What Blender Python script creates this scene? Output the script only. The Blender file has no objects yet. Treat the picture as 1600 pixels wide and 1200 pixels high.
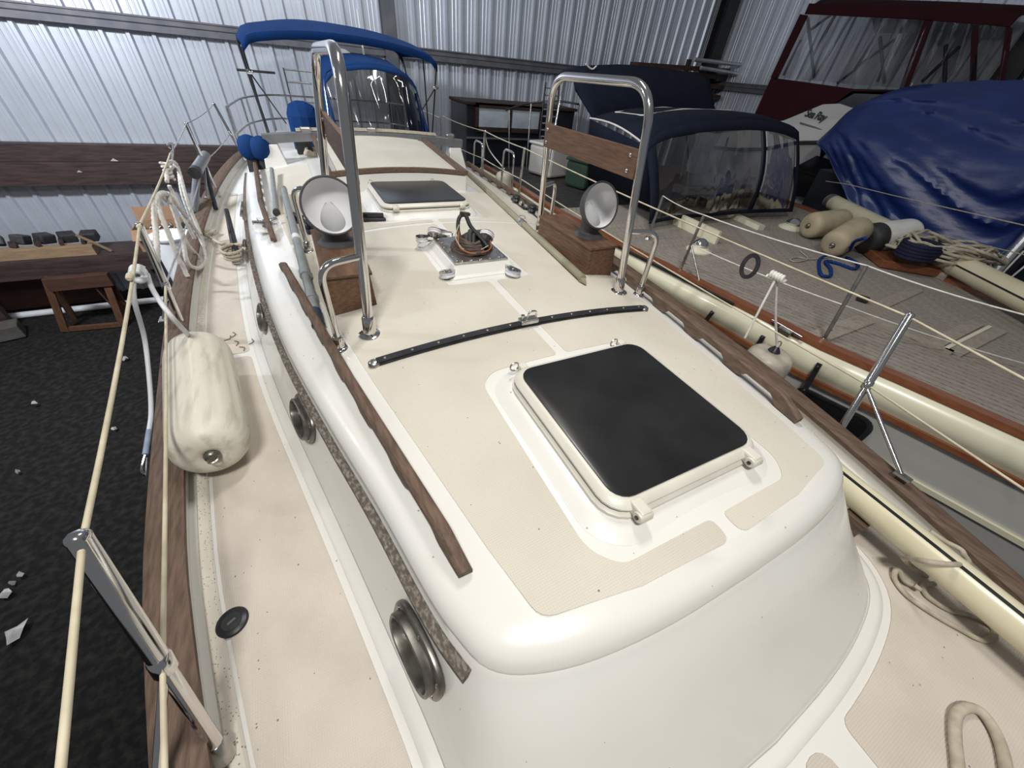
import bpy, bmesh, math, random
from mathutils import Vector, Matrix, noise, geometry
random.seed(7)
scene = bpy.context.scene
COL = scene.collection
V = Vector
PI = math.pi

# ------------------------------------------------------------------ camera
FPX = 571.6                                   # focal length in pixels of a 1600 px wide frame
ROT = Matrix(((0.89277408, 0.23130965, -0.38658801),
              (-0.44232235, 0.61287176, -0.65478175),
              (0.08547154, 0.7555687, 0.64946945)))
CAM = V((-0.78, 0.0, 1.30))
cd = bpy.data.cameras.new('camera')
cd.sensor_width = 36.0
cd.lens = 36.0 * FPX / 1600.0
cd.clip_start = 0.02
cam = bpy.data.objects.new('camera', cd)
COL.objects.link(cam)
cam.matrix_world = Matrix.Translation(CAM) @ ROT.to_4x4()
scene.camera = cam

# ------------------------------------------------------------------ light
world = bpy.data.worlds.new('world')
scene.world = world
world.use_nodes = True
bg = world.node_tree.nodes['Background']
bg.inputs[0].default_value = (0.88, 0.94, 1.0, 1)
bg.inputs[1].default_value = 0.13


def area(name, loc, target, sx, sy, power, color):
    l = bpy.data.lights.new(name, 'AREA')
    l.shape = 'RECTANGLE'
    l.size = sx
    l.size_y = sy
    l.energy = power
    l.color = color
    o = bpy.data.objects.new(name, l)
    COL.objects.link(o)
    o.location = loc
    o.rotation_euler = (V(target) - V(loc)).to_track_quat('-Z', 'Y').to_euler()
    return o


area('shed_lamp_over_bow', (-1.25, -0.9, 4.0), (-0.2, 1.0, 0.2), 0.9, 0.35, 118, (1.0, 0.97, 0.92))
area('shed_lamp_left_aisle', (-4.6, 4.2, 3.0), (-3.0, 8.4, -0.9), 1.3, 0.3, 310, (0.90, 0.94, 1.0))
area('shed_lamp_over_mast_step', (0.3, 2.2, 4.1), (1.4, 1.4, 0), 1.2, 0.3, 64, (1.0, 0.96, 0.90))
area('added_fill_back_wall', (0.9, 5.6, 4.6), (1.0, 9.2, 1.4), 1.3, 0.3, 66, (0.92, 0.96, 1.0))  # unseen fill light, added to brighten the middle of the back wall
scene.view_settings.view_transform = 'Standard'
scene.view_settings.look = 'None'
scene.view_settings.gamma = 1.0
scene.view_settings.use_curve_mapping = False
scene.view_settings.exposure = 0.30


# ------------------------------------------------------------------ surveying: where a sight line meets a level or a plane
def sight(px, py):
    return ROT @ V((px - 800.0, 600.0 - py, -FPX))


def Z(px, py, z):
    d = sight(px, py)
    return CAM + d * ((z - CAM.z) / d.z)


def Y(px, py, y):
    d = sight(px, py)
    return CAM + d * ((y - CAM.y) / d.y)


def X(px, py, x):
    d = sight(px, py)
    return CAM + d * ((x - CAM.x) / d.x)


# ------------------------------------------------------------------ materials
MATS = {}


def mat(name, color, rough=0.5, metal=0.0, color2=None, scale=8.0, bump=0.0, bscale=40.0, stretch=None,
        spec=None, coat=0.0, lo=0.35, hi=0.65, detail=4.0):
    if name in MATS:
        return MATS[name]
    m = bpy.data.materials.new(name)
    m.use_nodes = True
    nt = m.node_tree
    N = nt.nodes
    L = nt.links
    b = N['Principled BSDF']
    b.inputs['Base Color'].default_value = (*color, 1)
    b.inputs['Roughness'].default_value = rough
    b.inputs['Metallic'].default_value = metal
    if spec is not None:
        b.inputs['Specular IOR Level'].default_value = spec
    if coat:
        b.inputs['Coat Weight'].default_value = coat
        b.inputs['Coat Roughness'].default_value = 0.08
    tc = N.new('ShaderNodeTexCoord')
    mp = N.new('ShaderNodeMapping')
    if stretch:
        mp.inputs['Scale'].default_value = stretch
    L.new(tc.outputs['Object'], mp.inputs['Vector'])
    if color2:
        n = N.new('ShaderNodeTexNoise')
        n.inputs['Scale'].default_value = scale
        n.inputs['Detail'].default_value = detail
        L.new(mp.outputs[0], n.inputs['Vector'])
        r = N.new('ShaderNodeValToRGB')
        r.color_ramp.elements[0].position = lo
        r.color_ramp.elements[0].color = (*color, 1)
        r.color_ramp.elements[1].position = hi
        r.color_ramp.elements[1].color = (*color2, 1)
        L.new(n.outputs['Fac'], r.inputs[0])
        L.new(r.outputs[0], b.inputs['Base Color'])
    if bump:
        n2 = N.new('ShaderNodeTexNoise')
        n2.inputs['Scale'].default_value = bscale
        n2.inputs['Detail'].default_value = 5
        L.new(mp.outputs[0], n2.inputs['Vector'])
        bp = N.new('ShaderNodeBump')
        bp.inputs['Strength'].default_value = bump
        bp.inputs['Distance'].default_value = 0.01
        L.new(n2.outputs['Fac'], bp.inputs['Height'])
        L.new(bp.outputs[0], b.inputs['Normal'])
    MATS[name] = m
    return m


def specks(m, color, scale=60.0, thr=0.16, strength=0.8):
    """small crumbs of dirt lying on a surface"""
    nt = m.node_tree
    N, L = nt.nodes, nt.links
    b = N['Principled BSDF']
    tc = N.new('ShaderNodeTexCoord')
    vo = N.new('ShaderNodeTexVoronoi')
    vo.inputs['Scale'].default_value = scale
    vo.inputs['Randomness'].default_value = 1.0
    L.new(tc.outputs['Object'], vo.inputs['Vector'])
    big = N.new('ShaderNodeTexNoise')
    big.inputs['Scale'].default_value = 3.0
    L.new(tc.outputs['Object'], big.inputs['Vector'])
    mul = N.new('ShaderNodeMath')
    mul.operation = 'MULTIPLY'
    L.new(big.outputs['Fac'], mul.inputs[0])
    mul.inputs[1].default_value = thr
    lt = N.new('ShaderNodeMath')
    lt.operation = 'LESS_THAN'
    L.new(vo.outputs['Distance'], lt.inputs[0])
    L.new(mul.outputs[0], lt.inputs[1])
    wn = N.new('ShaderNodeMath')
    wn.operation = 'GREATER_THAN'
    sep = N.new('ShaderNodeSeparateColor')
    L.new(vo.outputs['Color'], sep.inputs[0])
    L.new(sep.outputs[0], wn.inputs[0])
    wn.inputs[1].default_value = 0.80
    an = N.new('ShaderNodeMath')
    an.operation = 'MULTIPLY'
    L.new(lt.outputs[0], an.inputs[0])
    L.new(wn.outputs[0], an.inputs[1])
    sc = N.new('ShaderNodeMath')
    sc.operation = 'MULTIPLY'
    L.new(an.outputs[0], sc.inputs[0])
    sc.inputs[1].default_value = strength
    mx = N.new('ShaderNodeMix')
    mx.data_type = 'RGBA'
    mx.inputs['B'].default_value = (*color, 1)
    L.new(sc.outputs[0], mx.inputs['Factor'])
    src = b.inputs['Base Color'].links[0].from_socket if b.inputs['Base Color'].links else None
    if src:
        L.new(src, mx.inputs['A'])
    else:
        mx.inputs['A'].default_value = b.inputs['Base Color'].default_value
    L.new(mx.outputs['Result'], b.inputs['Base Color'])


def weave(m, period=0.0055, strength=0.5):
    """moulded diamond grip pattern as fine relief"""
    nt = m.node_tree
    N, L = nt.nodes, nt.links
    b = N['Principled BSDF']
    tc = N.new('ShaderNodeTexCoord')
    outs = []
    for d in ('X', 'Y'):
        w = N.new('ShaderNodeTexWave')
        w.bands_direction = d
        w.inputs['Scale'].default_value = 0.314 / period
        L.new(tc.outputs['Object'], w.inputs['Vector'])
        outs.append(w)
    mn = N.new('ShaderNodeMath')
    mn.operation = 'MULTIPLY'
    L.new(outs[0].outputs['Fac'], mn.inputs[0])
    L.new(outs[1].outputs['Fac'], mn.inputs[1])
    bp = N.new('ShaderNodeBump')
    bp.inputs['Strength'].default_value = strength
    bp.inputs['Distance'].default_value = 0.002
    L.new(mn.outputs[0], bp.inputs['Height'])
    L.new(bp.outputs[0], b.inputs['Normal'])


gel = mat('gelcoat_white', (0.74, 0.73, 0.695), 0.32, color2=(0.71, 0.695, 0.65), scale=2.5, coat=0.25)
specks(gel, (0.12, 0.10, 0.08), 30, 0.14, 0.7)
cream = mat('gelcoat_cream', (0.66, 0.62, 0.54), 0.42, color2=(0.58, 0.54, 0.46), scale=5)
specks(cream, (0.12, 0.10, 0.07), 190, 0.75, 0.8)
grip = mat('moulded_grip', (0.62, 0.58, 0.50), 0.75, color2=(0.53, 0.49, 0.42), scale=2.2, spec=0.25, lo=0.40, hi=0.80, detail=7)
specks(grip, (0.12, 0.10, 0.08), 40, 0.18, 0.8)
weave(grip, 0.006, 0.55)
gripdirty = mat('moulded_grip_side', (0.61, 0.545, 0.475), 0.8, color2=(0.53, 0.475, 0.41), scale=4.0, spec=0.2)
specks(gripdirty, (0.12, 0.10, 0.08), 45, 0.22, 0.8)
weave(gripdirty, 0.006, 0.5)
teak = mat('weathered_teak', (0.085, 0.052, 0.035), 0.7, color2=(0.15, 0.098, 0.068), scale=9, stretch=(9, 1.2, 9), bump=0.3, bscale=30)
worn = mat('worn_varnish_wood', (0.085, 0.066, 0.05), 0.75, color2=(0.24, 0.22, 0.19), scale=60, stretch=(2, 1, 2), bump=0.5, bscale=90, lo=0.45, hi=0.70, detail=10)
boxwood = mat('dorade_box_wood', (0.095, 0.048, 0.026), 0.55, color2=(0.155, 0.083, 0.046), scale=7, stretch=(6, 1.5, 14), bump=0.15, bscale=30)
mahog = mat('varnished_mahogany', (0.19, 0.062, 0.026), 0.35, color2=(0.24, 0.09, 0.04), scale=8, stretch=(6, 1, 6), coat=0.3)
steel = mat('polished_steel', (0.72, 0.70, 0.68), 0.12, 1.0, bump=0.02, bscale=20)
steel2 = mat('dull_steel', (0.42, 0.41, 0.40), 0.32, 1.0, color2=(0.6, 0.58, 0.55), scale=20)
dark = mat('black_anodised', (0.018, 0.019, 0.022), 0.38, 0.2, color2=(0.035, 0.036, 0.04), scale=15)
rubber = mat('black_rubber', (0.02, 0.02, 0.022), 0.6, color2=(0.035, 0.034, 0.034), scale=20)
acryl = mat('smoked_acrylic', (0.012, 0.012, 0.013), 0.28, color2=(0.02, 0.02, 0.02), scale=5, spec=0.35)
hframe = mat('hatch_frame_ivory', (0.66, 0.635, 0.56), 0.38, color2=(0.60, 0.57, 0.50), scale=7)
bronze = mat('port_bronze', (0.25, 0.235, 0.21), 0.36, 0.8, color2=(0.14, 0.125, 0.11), scale=22)
portglass = mat('port_dark_glass', (0.008, 0.009, 0.011), 0.06, color2=(0.012, 0.012, 0.014), scale=4)
blue = mat('blue_canvas', (0.002, 0.034, 0.14), 0.8, color2=(0.002, 0.026, 0.11), scale=4, bump=0.15, bscale=120, spec=0.2)
navy = mat('navy_canvas', (0.0055, 0.009, 0.020), 0.85, color2=(0.008, 0.012, 0.026), scale=4, bump=0.15, bscale=110, spec=0.2)
burg = mat('burgundy_canvas', (0.028, 0.004, 0.007), 0.8, color2=(0.037, 0.0055, 0.0085), scale=3, bump=0.1, bscale=90, spec=0.2)
tarpm = mat('blue_tarpaulin', (0.010, 0.026, 0.135), 0.36, color2=(0.016, 0.038, 0.18), scale=2.5, bump=0.9, bscale=3.2, stretch=(1.5, 0.7, 2.6), spec=0.7)
ropew = mat('white_rope', (0.80, 0.78, 0.74), 0.85, color2=(0.66, 0.63, 0.58), scale=30, spec=0.15)
ropeb = mat('beige_rope', (0.50, 0.45, 0.36), 0.9, color2=(0.38, 0.33, 0.26), scale=30, spec=0.15)
ropeblue = mat('blue_rope', (0.012, 0.05, 0.22), 0.85, color2=(0.01, 0.035, 0.16), scale=40, spec=0.15)
ropenavy = mat('navy_rope', (0.014, 0.016, 0.035), 0.85, color2=(0.02, 0.024, 0.05), scale=40, spec=0.15)
vline = mat('vinyl_covered_wire', (0.64, 0.58, 0.43), 0.5, color2=(0.50, 0.44, 0.31), scale=14)
fend = mat('grimy_fender_vinyl', (0.68, 0.645, 0.54), 0.5, color2=(0.40, 0.37, 0.29), scale=5, lo=0.50, hi=0.80, stretch=(5, 0.9, 5), detail=10)
fendw = mat('white_fender_vinyl', (0.74, 0.73, 0.69), 0.4, color2=(0.66, 0.65, 0.60), scale=5)
fendb = mat('tan_fender_vinyl', (0.44, 0.37, 0.25), 0.6, color2=(0.29, 0.24, 0.16), scale=6, lo=0.42, hi=0.7, detail=8)
fendg = mat('yellowed_fender_vinyl', (0.55, 0.50, 0.41), 0.4, color2=(0.40, 0.36, 0.30), scale=8, detail=8)
greypvc = mat('grey_plastic_pole', (0.20, 0.22, 0.22), 0.5, color2=(0.24, 0.26, 0.26), scale=9)
dkblue = mat('dark_blue_grip', (0.018, 0.035, 0.06), 0.6, color2=(0.025, 0.045, 0.07), scale=20)
olive = mat('olive_aluminium_pole', (0.36, 0.34, 0.235), 0.4, 0.3, color2=(0.30, 0.28, 0.19), scale=7)
sparc = mat('cream_painted_spar', (0.68, 0.63, 0.45), 0.32, color2=(0.61, 0.56, 0.39), scale=4, coat=0.2)
cowlout = mat('grey_cowl_rubber', (0.05, 0.052, 0.058), 0.55, color2=(0.075, 0.07, 0.07), scale=12)
cowlin = mat('white_cowl_lining', (0.82, 0.83, 0.85), 0.4, color2=(0.75, 0.75, 0.76), scale=8)
wallm = mat('galvanised_siding', (0.60, 0.635, 0.70), 0.36, 0.45, color2=(0.53, 0.565, 0.63), scale=1.2)
girtm = mat('primed_steel_girt', (0.10, 0.105, 0.125), 0.5, 0.3, color2=(0.15, 0.145, 0.16), scale=5)
blacksteel = mat('black_steel_column', (0.016, 0.018, 0.02), 0.5, 0.2, color2=(0.03, 0.03, 0.033), scale=5)
groundm = mat('dark_gravel_ground', (0.010, 0.0095, 0.009), 0.95, color2=(0.034, 0.031, 0.028), scale=14, bump=0.7, bscale=75, spec=0.2, detail=12, lo=0.42, hi=0.80)
timber = mat('dark_stained_timber', (0.024, 0.012, 0.011), 0.7, color2=(0.056, 0.032, 0.027), scale=4, stretch=(0.8, 6, 8), bump=0.3, bscale=18)
plyred = mat('reddish_plywood', (0.050, 0.018, 0.011), 0.7, color2=(0.07, 0.03, 0.019), scale=4, stretch=(1, 5, 5))
pine = mat('raw_pine', (0.30, 0.205, 0.12), 0.75, color2=(0.23, 0.15, 0.085), scale=5, stretch=(1, 8, 8))
trest = mat('trestle_wood', (0.125, 0.056, 0.026), 0.7, color2=(0.08, 0.036, 0.017), scale=5, stretch=(6, 6, 1))
card = mat('cardboard', (0.36, 0.21, 0.125), 0.85, color2=(0.31, 0.18, 0.105), scale=6)
paper = mat('crumpled_paper', (0.55, 0.54, 0.52), 0.9, color2=(0.38, 0.37, 0.36), scale=12)
white = mat('white_plastic', (0.72, 0.73, 0.75), 0.4, color2=(0.64, 0.65, 0.68), scale=6)
nbcream = mat('pale_cream_topside', (0.76, 0.73, 0.56), 0.3, color2=(0.72, 0.69, 0.52), scale=2, coat=0.3)
nbgrey = mat('grey_white_topside', (0.64, 0.63, 0.60), 0.28, color2=(0.60, 0.59, 0.56), scale=2, coat=0.3)
teakdeck = mat('silvered_teak_plank', (0.21, 0.18, 0.15), 0.75, color2=(0.36, 0.325, 0.285), scale=5, stretch=(30, 2, 8), bump=0.2, bscale=30, detail=8)
teaktrim = mat('silvered_teak_frame', (0.36, 0.32, 0.27), 0.75, color2=(0.27, 0.235, 0.195), scale=6, stretch=(6, 6, 6))
caulk = mat('black_caulking', (0.012, 0.011, 0.010), 0.8, color2=(0.03, 0.027, 0.025), scale=10)
mbwhite = mat('motorboat_gelcoat', (0.62, 0.60, 0.58), 0.35, color2=(0.57, 0.55, 0.53), scale=2, coat=0.2)
darkhull = mat('dark_painted_hull', (0.012, 0.015, 0.022), 0.3, color2=(0.02, 0.024, 0.03), scale=3, coat=0.2)
wire_o = mat('orange_wire', (0.35, 0.12, 0.04), 0.6, color2=(0.28, 0.1, 0.04), scale=20)
wire_b = mat('brown_tape', (0.035, 0.02, 0.014), 0.6, color2=(0.07, 0.045, 0.03), scale=30)
ink = mat('black_lettering', (0.02, 0.018, 0.018), 0.5, color2=(0.03, 0.03, 0.03), scale=10)
hullm = mat('sailboat_topside', (0.60, 0.58, 0.52), 0.4, color2=(0.55, 0.53, 0.47), scale=2)
greyal = mat('grey_aluminium_beam', (0.22, 0.225, 0.24), 0.42, 0.4, color2=(0.17, 0.175, 0.19), scale=9)
silver = mat('silver_aluminium', (0.55, 0.56, 0.58), 0.3, 0.8, color2=(0.45, 0.46, 0.48), scale=8)


def clear_vinyl(name, tint, fac):
    m = bpy.data.materials.new(name)
    m.use_nodes = True
    N, L = m.node_tree.nodes, m.node_tree.links
    N.remove(N['Principled BSDF'])
    t = N.new('ShaderNodeBsdfTransparent')
    t.inputs[0].default_value = (*tint, 1)
    g = N.new('ShaderNodeBsdfGlossy')
    g.inputs['Roughness'].default_value = 0.07
    g.inputs['Color'].default_value = (0.9, 0.9, 0.92, 1)
    fr = N.new('ShaderNodeLayerWeight')
    fr.inputs['Blend'].default_value = fac
    tc = N.new('ShaderNodeTexCoord')
    n = N.new('ShaderNodeTexNoise')
    n.inputs['Scale'].default_value = 2.0
    n.inputs['Detail'].default_value = 1.0
    mp = N.new('ShaderNodeMapping')
    mp.inputs['Scale'].default_value = (2.0, 2.0, 0.35)
    L.new(tc.outputs['Object'], mp.inputs['Vector'])
    L.new(mp.outputs[0], n.inputs['Vector'])
    bp = N.new('ShaderNodeBump')
    bp.inputs['Strength'].default_value = 0.8
    bp.inputs['Distance'].default_value = 0.05
    L.new(n.outputs['Fac'], bp.inputs['Height'])
    L.new(bp.outputs[0], g.inputs['Normal'])
    mx = N.new('ShaderNodeMixShader')
    L.new(fr.outputs['Facing'], mx.inputs[0])
    L.new(t.outputs[0], mx.inputs[1])
    L.new(g.outputs[0], mx.inputs[2])
    L.new(mx.outputs[0], N['Material Output'].inputs['Surface'])
    MATS[name] = m
    return m


vinyl = clear_vinyl('clear_vinyl_window', (0.42, 0.41, 0.39), 0.26)
vinylgrey = clear_vinyl('grey_vinyl_window', (0.50, 0.48, 0.46), 0.18)

# ------------------------------------------------------------------ building helpers
WL = {}


def wl(o):
    return WL.get(o.name, V((0, 0, 0)))


def mesh(name, verts, faces, m, parent=None, smooth=False, bevel=0.0):
    vs = [V(v) for v in verts]
    lo = V((min(v.x for v in vs), min(v.y for v in vs), min(v.z for v in vs)))
    hi = V((max(v.x for v in vs), max(v.y for v in vs), max(v.z for v in vs)))
    c = (lo + hi) / 2
    me = bpy.data.meshes.new(name)
    me.from_pydata([v - c for v in vs], [], faces)
    bm = bmesh.new()
    bm.from_mesh(me)
    if bevel:
        bmesh.ops.bevel(bm, geom=[e for e in bm.edges if len(e.link_faces) == 2 and e.calc_face_angle(0) > 0.6],
                        offset=bevel, segments=2, affect='EDGES', profile=0.5)
    bmesh.ops.recalc_face_normals(bm, faces=bm.faces)
    if smooth:
        for f in bm.faces:
            f.smooth = True
        for e in bm.edges:
            if len(e.link_faces) == 2 and e.calc_face_angle(0) > 0.85:
                e.smooth = False
    bm.to_mesh(me)
    bm.free()
    if m:
        me.materials.append(m)
    o = bpy.data.objects.new(name, me)
    COL.objects.link(o)
    if parent:
        o.parent = parent
        o.location = c - wl(parent)
    else:
        o.location = c
    WL[o.name] = c
    return o


def copy_part(src, loc, parent, rotz=0.0):
    o = src.copy()
    COL.objects.link(o)
    o.parent = parent
    o.location = V(loc) - wl(parent)
    o.rotation_euler = (0, 0, rotz)
    WL[o.name] = V(loc)
    return o


def thing(name, label, cat, loc, group=None):
    o = bpy.data.objects.new(name, None)
    o.empty_display_size = 0.1
    COL.objects.link(o)
    o.location = loc
    WL[o.name] = V(loc)
    o['label'] = label
    o['category'] = cat
    if group:
        o['group'] = group
    return o


def tag(o, label, cat, group=None):
    o['label'] = label
    o['category'] = cat
    if group:
        o['group'] = group
    return o


def part_empty(name, parent, loc):
    o = bpy.data.objects.new(name, None)
    o.empty_display_size = 0.05
    COL.objects.link(o)
    o.parent = parent
    o.location = V(loc) - wl(parent)
    WL[o.name] = V(loc)
    return o


def struct(o):
    o['kind'] = 'structure'
    return o


BOXF = [(0, 3, 2, 1), (4, 5, 6, 7), (0, 1, 5, 4), (1, 2, 6, 5), (2, 3, 7, 6), (3, 0, 4, 7)]


def box(name, c, s, m, parent=None, rot=(0, 0, 0), bevel=0.0, taper=(1, 1)):
    from mathutils import Euler
    R = Euler(rot).to_matrix()
    h = V(s) / 2
    vs = []
    for z in (-1, 1):
        tx, ty = (taper if z > 0 else (1, 1))
        for x, y in ((-1, -1), (1, -1), (1, 1), (-1, 1)):
            vs.append(V(c) + R @ V((x * h.x * tx, y * h.y * ty, z * h.z)))
    return mesh(name, vs, BOXF, m, parent, bevel=bevel)


def hexa(name, bottom, top, m, parent=None, bevel=0.0):
    return mesh(name, list(bottom) + list(top), BOXF, m, parent, bevel=bevel)


def cat(pts, n=8, closed=False):
    P = [V(p) for p in pts]
    out = []
    k = len(P)
    rng = range(k if closed else k - 1)
    for i in rng:
        if closed:
            a, b, c, d = P[(i - 1) % k], P[i], P[(i + 1) % k], P[(i + 2) % k]
        else:
            a = P[i - 1] if i else P[0] * 2 - P[1]
            b, c = P[i], P[i + 1]
            d = P[i + 2] if i + 2 < k else P[-1] * 2 - P[-2]
        for j in range(n):
            t = j / n
            out.append(0.5 * ((2 * b) + (c - a) * t + (2 * a - 5 * b + 4 * c - d) * t * t + (3 * b - a - 3 * c + d) * t ** 3))
    if not closed:
        out.append(P[-1].copy())
    return out


def fillet(pts, r, n=6):
    P = [V(p) for p in pts]
    out = [P[0]]
    for i in range(1, len(P) - 1):
        a, b, c = P[i - 1], P[i], P[i + 1]
        u, v = (a - b), (c - b)
        d = min(r, u.length * 0.49, v.length * 0.49)
        p0, p1 = b + u.normalized() * d, b + v.normalized() * d
        for j in range(n + 1):
            t = j / n
            out.append((1 - t) ** 2 * p0 + 2 * t * (1 - t) * b + t * t * p1)
    out.append(P[-1])
    return out


def frames(path, closed=False):
    n = len(path)
    T = []
    for i in range(n):
        if closed:
            t = path[(i + 1) % n] - path[i - 1]
        else:
            t = path[min(i + 1, n - 1)] - path[max(i - 1, 0)]
        T.append(t.normalized() if t.length > 1e-9 else V((0, 0, 1)))
    up = V((0, 0, 1)) if abs(T[0].z) < 0.9 else V((1, 0, 0))
    nrm = (up - T[0] * up.dot(T[0])).normalized()
    out = []
    for i in range(n):
        nrm = (nrm - T[i] * nrm.dot(T[i]))
        nrm = nrm.normalized() if nrm.length > 1e-6 else V((1, 0, 0))
        out.append((T[i], nrm, T[i].cross(nrm)))
    return out


def tube_data(path, r, seg=8, closed=False, caps=True, lobes=0, pitch=0.05, v0=0):
    path = [V(p) for p in path]
    F = frames(path, closed)
    vs, fs = [], []
    n = len(path)
    dist = 0.0
    for i in range(n):
        if i:
            dist += (path[i] - path[i - 1]).length
        rr = r[i] if isinstance(r, (list, tuple)) else r
        for j in range(seg):
            a = 2 * PI * j / seg
            k = rr
            if lobes:
                k = rr * (0.58 + 0.48 * abs(math.cos(lobes / 2 * a + dist / pitch * PI)) ** .8)
            vs.append(path[i] + F[i][1] * math.cos(a) * k + F[i][2] * math.sin(a) * k)
    for i in range(n if closed else n - 1):
        i2 = (i + 1) % n
        for j in range(seg):
            j2 = (j + 1) % seg
            fs.append((v0 + i * seg + j, v0 + i * seg + j2, v0 + i2 * seg + j2, v0 + i2 * seg + j))
    if caps and not closed:
        fs.append(tuple(v0 + j for j in range(seg))[::-1])
        fs.append(tuple(v0 + (n - 1) * seg + j for j in range(seg)))
    return vs, fs


def tube(name, path, r, m, parent=None, seg=10, closed=False, lobes=0, pitch=0.05):
    vs, fs = tube_data(path, r, seg, closed, True, lobes, pitch)
    return mesh(name, vs, fs, m, parent, smooth=True)


def tubes(name, paths, r, m, parent=None, seg=8, lobes=0, pitch=0.05):
    """several runs of the same piece (one rope, one welded frame) in one mesh"""
    vs, fs = [], []
    for p in paths:
        a, b = tube_data(p, r, seg, False, True, lobes, pitch, len(vs))
        vs += a
        fs += b
    return mesh(name, vs, fs, m, parent, smooth=True)


def lathe(name, a, b, prof, m, parent=None, seg=24, flutes=0, fdepth=0.0):
    """profile of (fraction along a-b, radius)"""
    a, b = V(a), V(b)
    t = (b - a).normalized()
    up = V((0, 0, 1)) if abs(t.z) < 0.9 else V((0, 1, 0))
    n = (up - t * up.dot(t)).normalized()
    bn = t.cross(n)
    vs, fs = [], []
    for s, r in prof:
        for j in range(seg):
            an = 2 * PI * j / seg
            rr = r
            if flutes and 0.13 < s < 0.87:
                rr = r * (1 - fdepth * max(0.0, math.cos(flutes * an)) ** 6)
            vs.append(a + (b - a) * s + n * math.cos(an) * rr + bn * math.sin(an) * rr)
    k = len(prof)
    for i in range(k - 1):
        for j in range(seg):
            j2 = (j + 1) % seg
            fs.append((i * seg + j, i * seg + j2, (i + 1) * seg + j2, (i + 1) * seg + j))
    fs.append(tuple(range(seg))[::-1])
    fs.append(tuple((k - 1) * seg + j for j in range(seg)))
    return mesh(name, vs, fs, m, parent, smooth=True)


def sweep(name, path, section, m, parent=None, smooth=False, up=(0, 0, 1)):
    path = [V(p) for p in path]
    n = len(path)
    k = len(section(0) if callable(section) else section)
    vs, fs = [], []
    for i in range(n):
        t = (path[min(i + 1, n - 1)] - path[max(i - 1, 0)]).normalized()
        s = t.cross(V(up)).normalized()
        u = s.cross(t)
        sec = section(i / (n - 1)) if callable(section) else section
        for a, b in sec:
            vs.append(path[i] + s * a + u * b)
    for i in range(n - 1):
        for j in range(k):
            j2 = (j + 1) % k
            fs.append((i * k + j, i * k + j2, (i + 1) * k + j2, (i + 1) * k + j))
    fs.append(tuple(range(k))[::-1])
    fs.append(tuple((n - 1) * k + j for j in range(k)))
    return mesh(name, vs, fs, m, parent, smooth=smooth)


def round_poly(pts, r=0.03, n=4):
    out = []
    k = len(pts)
    for i in range(k):
        a, b, c = (V((*pts[(i + d) % k][:2], 0)) for d in (-1, 0, 1))
        rr = pts[i][2] if len(pts[i]) > 2 else r
        u, v = a - b, c - b
        d = min(rr, u.length * 0.48, v.length * 0.48)
        if d < 1e-4:
            out.append((b.x, b.y))
            continue
        p0, p1 = b + u.normalized() * d, b + v.normalized() * d
        for j in range(n + 1):
            t = j / n
            q = (1 - t) ** 2 * p0 + 2 * t * (1 - t) * b + t * t * p1
            out.append((q.x, q.y))
    return out


def patch(name, outline, zf, m, parent=None, step=0.12, skirt=0.004, smooth=True):
    """plan outline laid on a height function, with a small edge"""
    pts = [V((p[0], p[1])) for p in outline]
    # subdivide long edges
    ring = []
    for i in range(len(pts)):
        a, b = pts[i], pts[(i + 1) % len(pts)]
        k = max(1, int((b - a).length / step))
        for j in range(k):
            ring.append(a.lerp(b, j / k))
    nb = len(ring)
    x0, x1 = min(p.x for p in ring), max(p.x for p in ring)
    y0, y1 = min(p.y for p in ring), max(p.y for p in ring)
    inner = []
    yy = y0 + step / 2
    while yy < y1:
        xx = x0 + step / 2
        while xx < x1:
            inner.append(V((xx, yy)))
            xx += step
        yy += step
    res = geometry.delaunay_2d_cdt(ring + inner, [], [list(range(nb))], 1, 1e-5)
    v2, f2, vo = res[0], res[2], res[3]
    vs = [V((p.x, p.y, zf(p.x, p.y))) for p in v2]
    fs = [tuple(f) for f in f2]
    base = len(vs)
    for p in ring:
        vs.append(V((p.x, p.y, zf(p.x, p.y))))
    for p in ring:
        vs.append(V((p.x, p.y, zf(p.x, p.y) - skirt)))
    for i in range(nb):
        j = (i + 1) % nb
        fs.append((base + i, base + j, base + nb + j, base + nb + i))
    return mesh(name, vs, fs, m, parent, smooth=smooth)


def interp(tab, y):
    if y <= tab[0][0]:
        return tab[0][1]
    for (a, fa), (b, fb) in zip(tab, tab[1:]):
        if y <= b:
            return fa + (fb - fa) * (y - a) / (b - a)
    return tab[-1][1]


def screw(parent, loc, r, m, h=0.002):
    return lathe('screw', V(loc), V(loc) + V((0, 0, h)), [(0, r), (0.6, r), (1, r * 0.5)], m, parent, seg=8)

# ================================================================== the shed
GZ = -2.75
gs = 0.5
vs, fs = [], []
NX, NY = 44, 40
for j in range(NY + 1):
    for i in range(NX + 1):
        x, y = -9 + i * gs, -8 + j * gs
        vs.append((x, y, GZ + 0.03 * noise.noise(V((x * 0.7, y * 0.7, 3)))))
for j in range(NY):
    for i in range(NX):
        a = j * (NX + 1) + i
        fs.append((a, a + 1, a + NX + 2, a + NX + 1))
struct(mesh('floor', vs, fs, groundm, smooth=True))

WY = 9.2
XR = 9.7
wall = struct(box('wall_back', (0.6, WY + 0.06, 1.8), (19.0, 0.04, 8.9), girtm))


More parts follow.
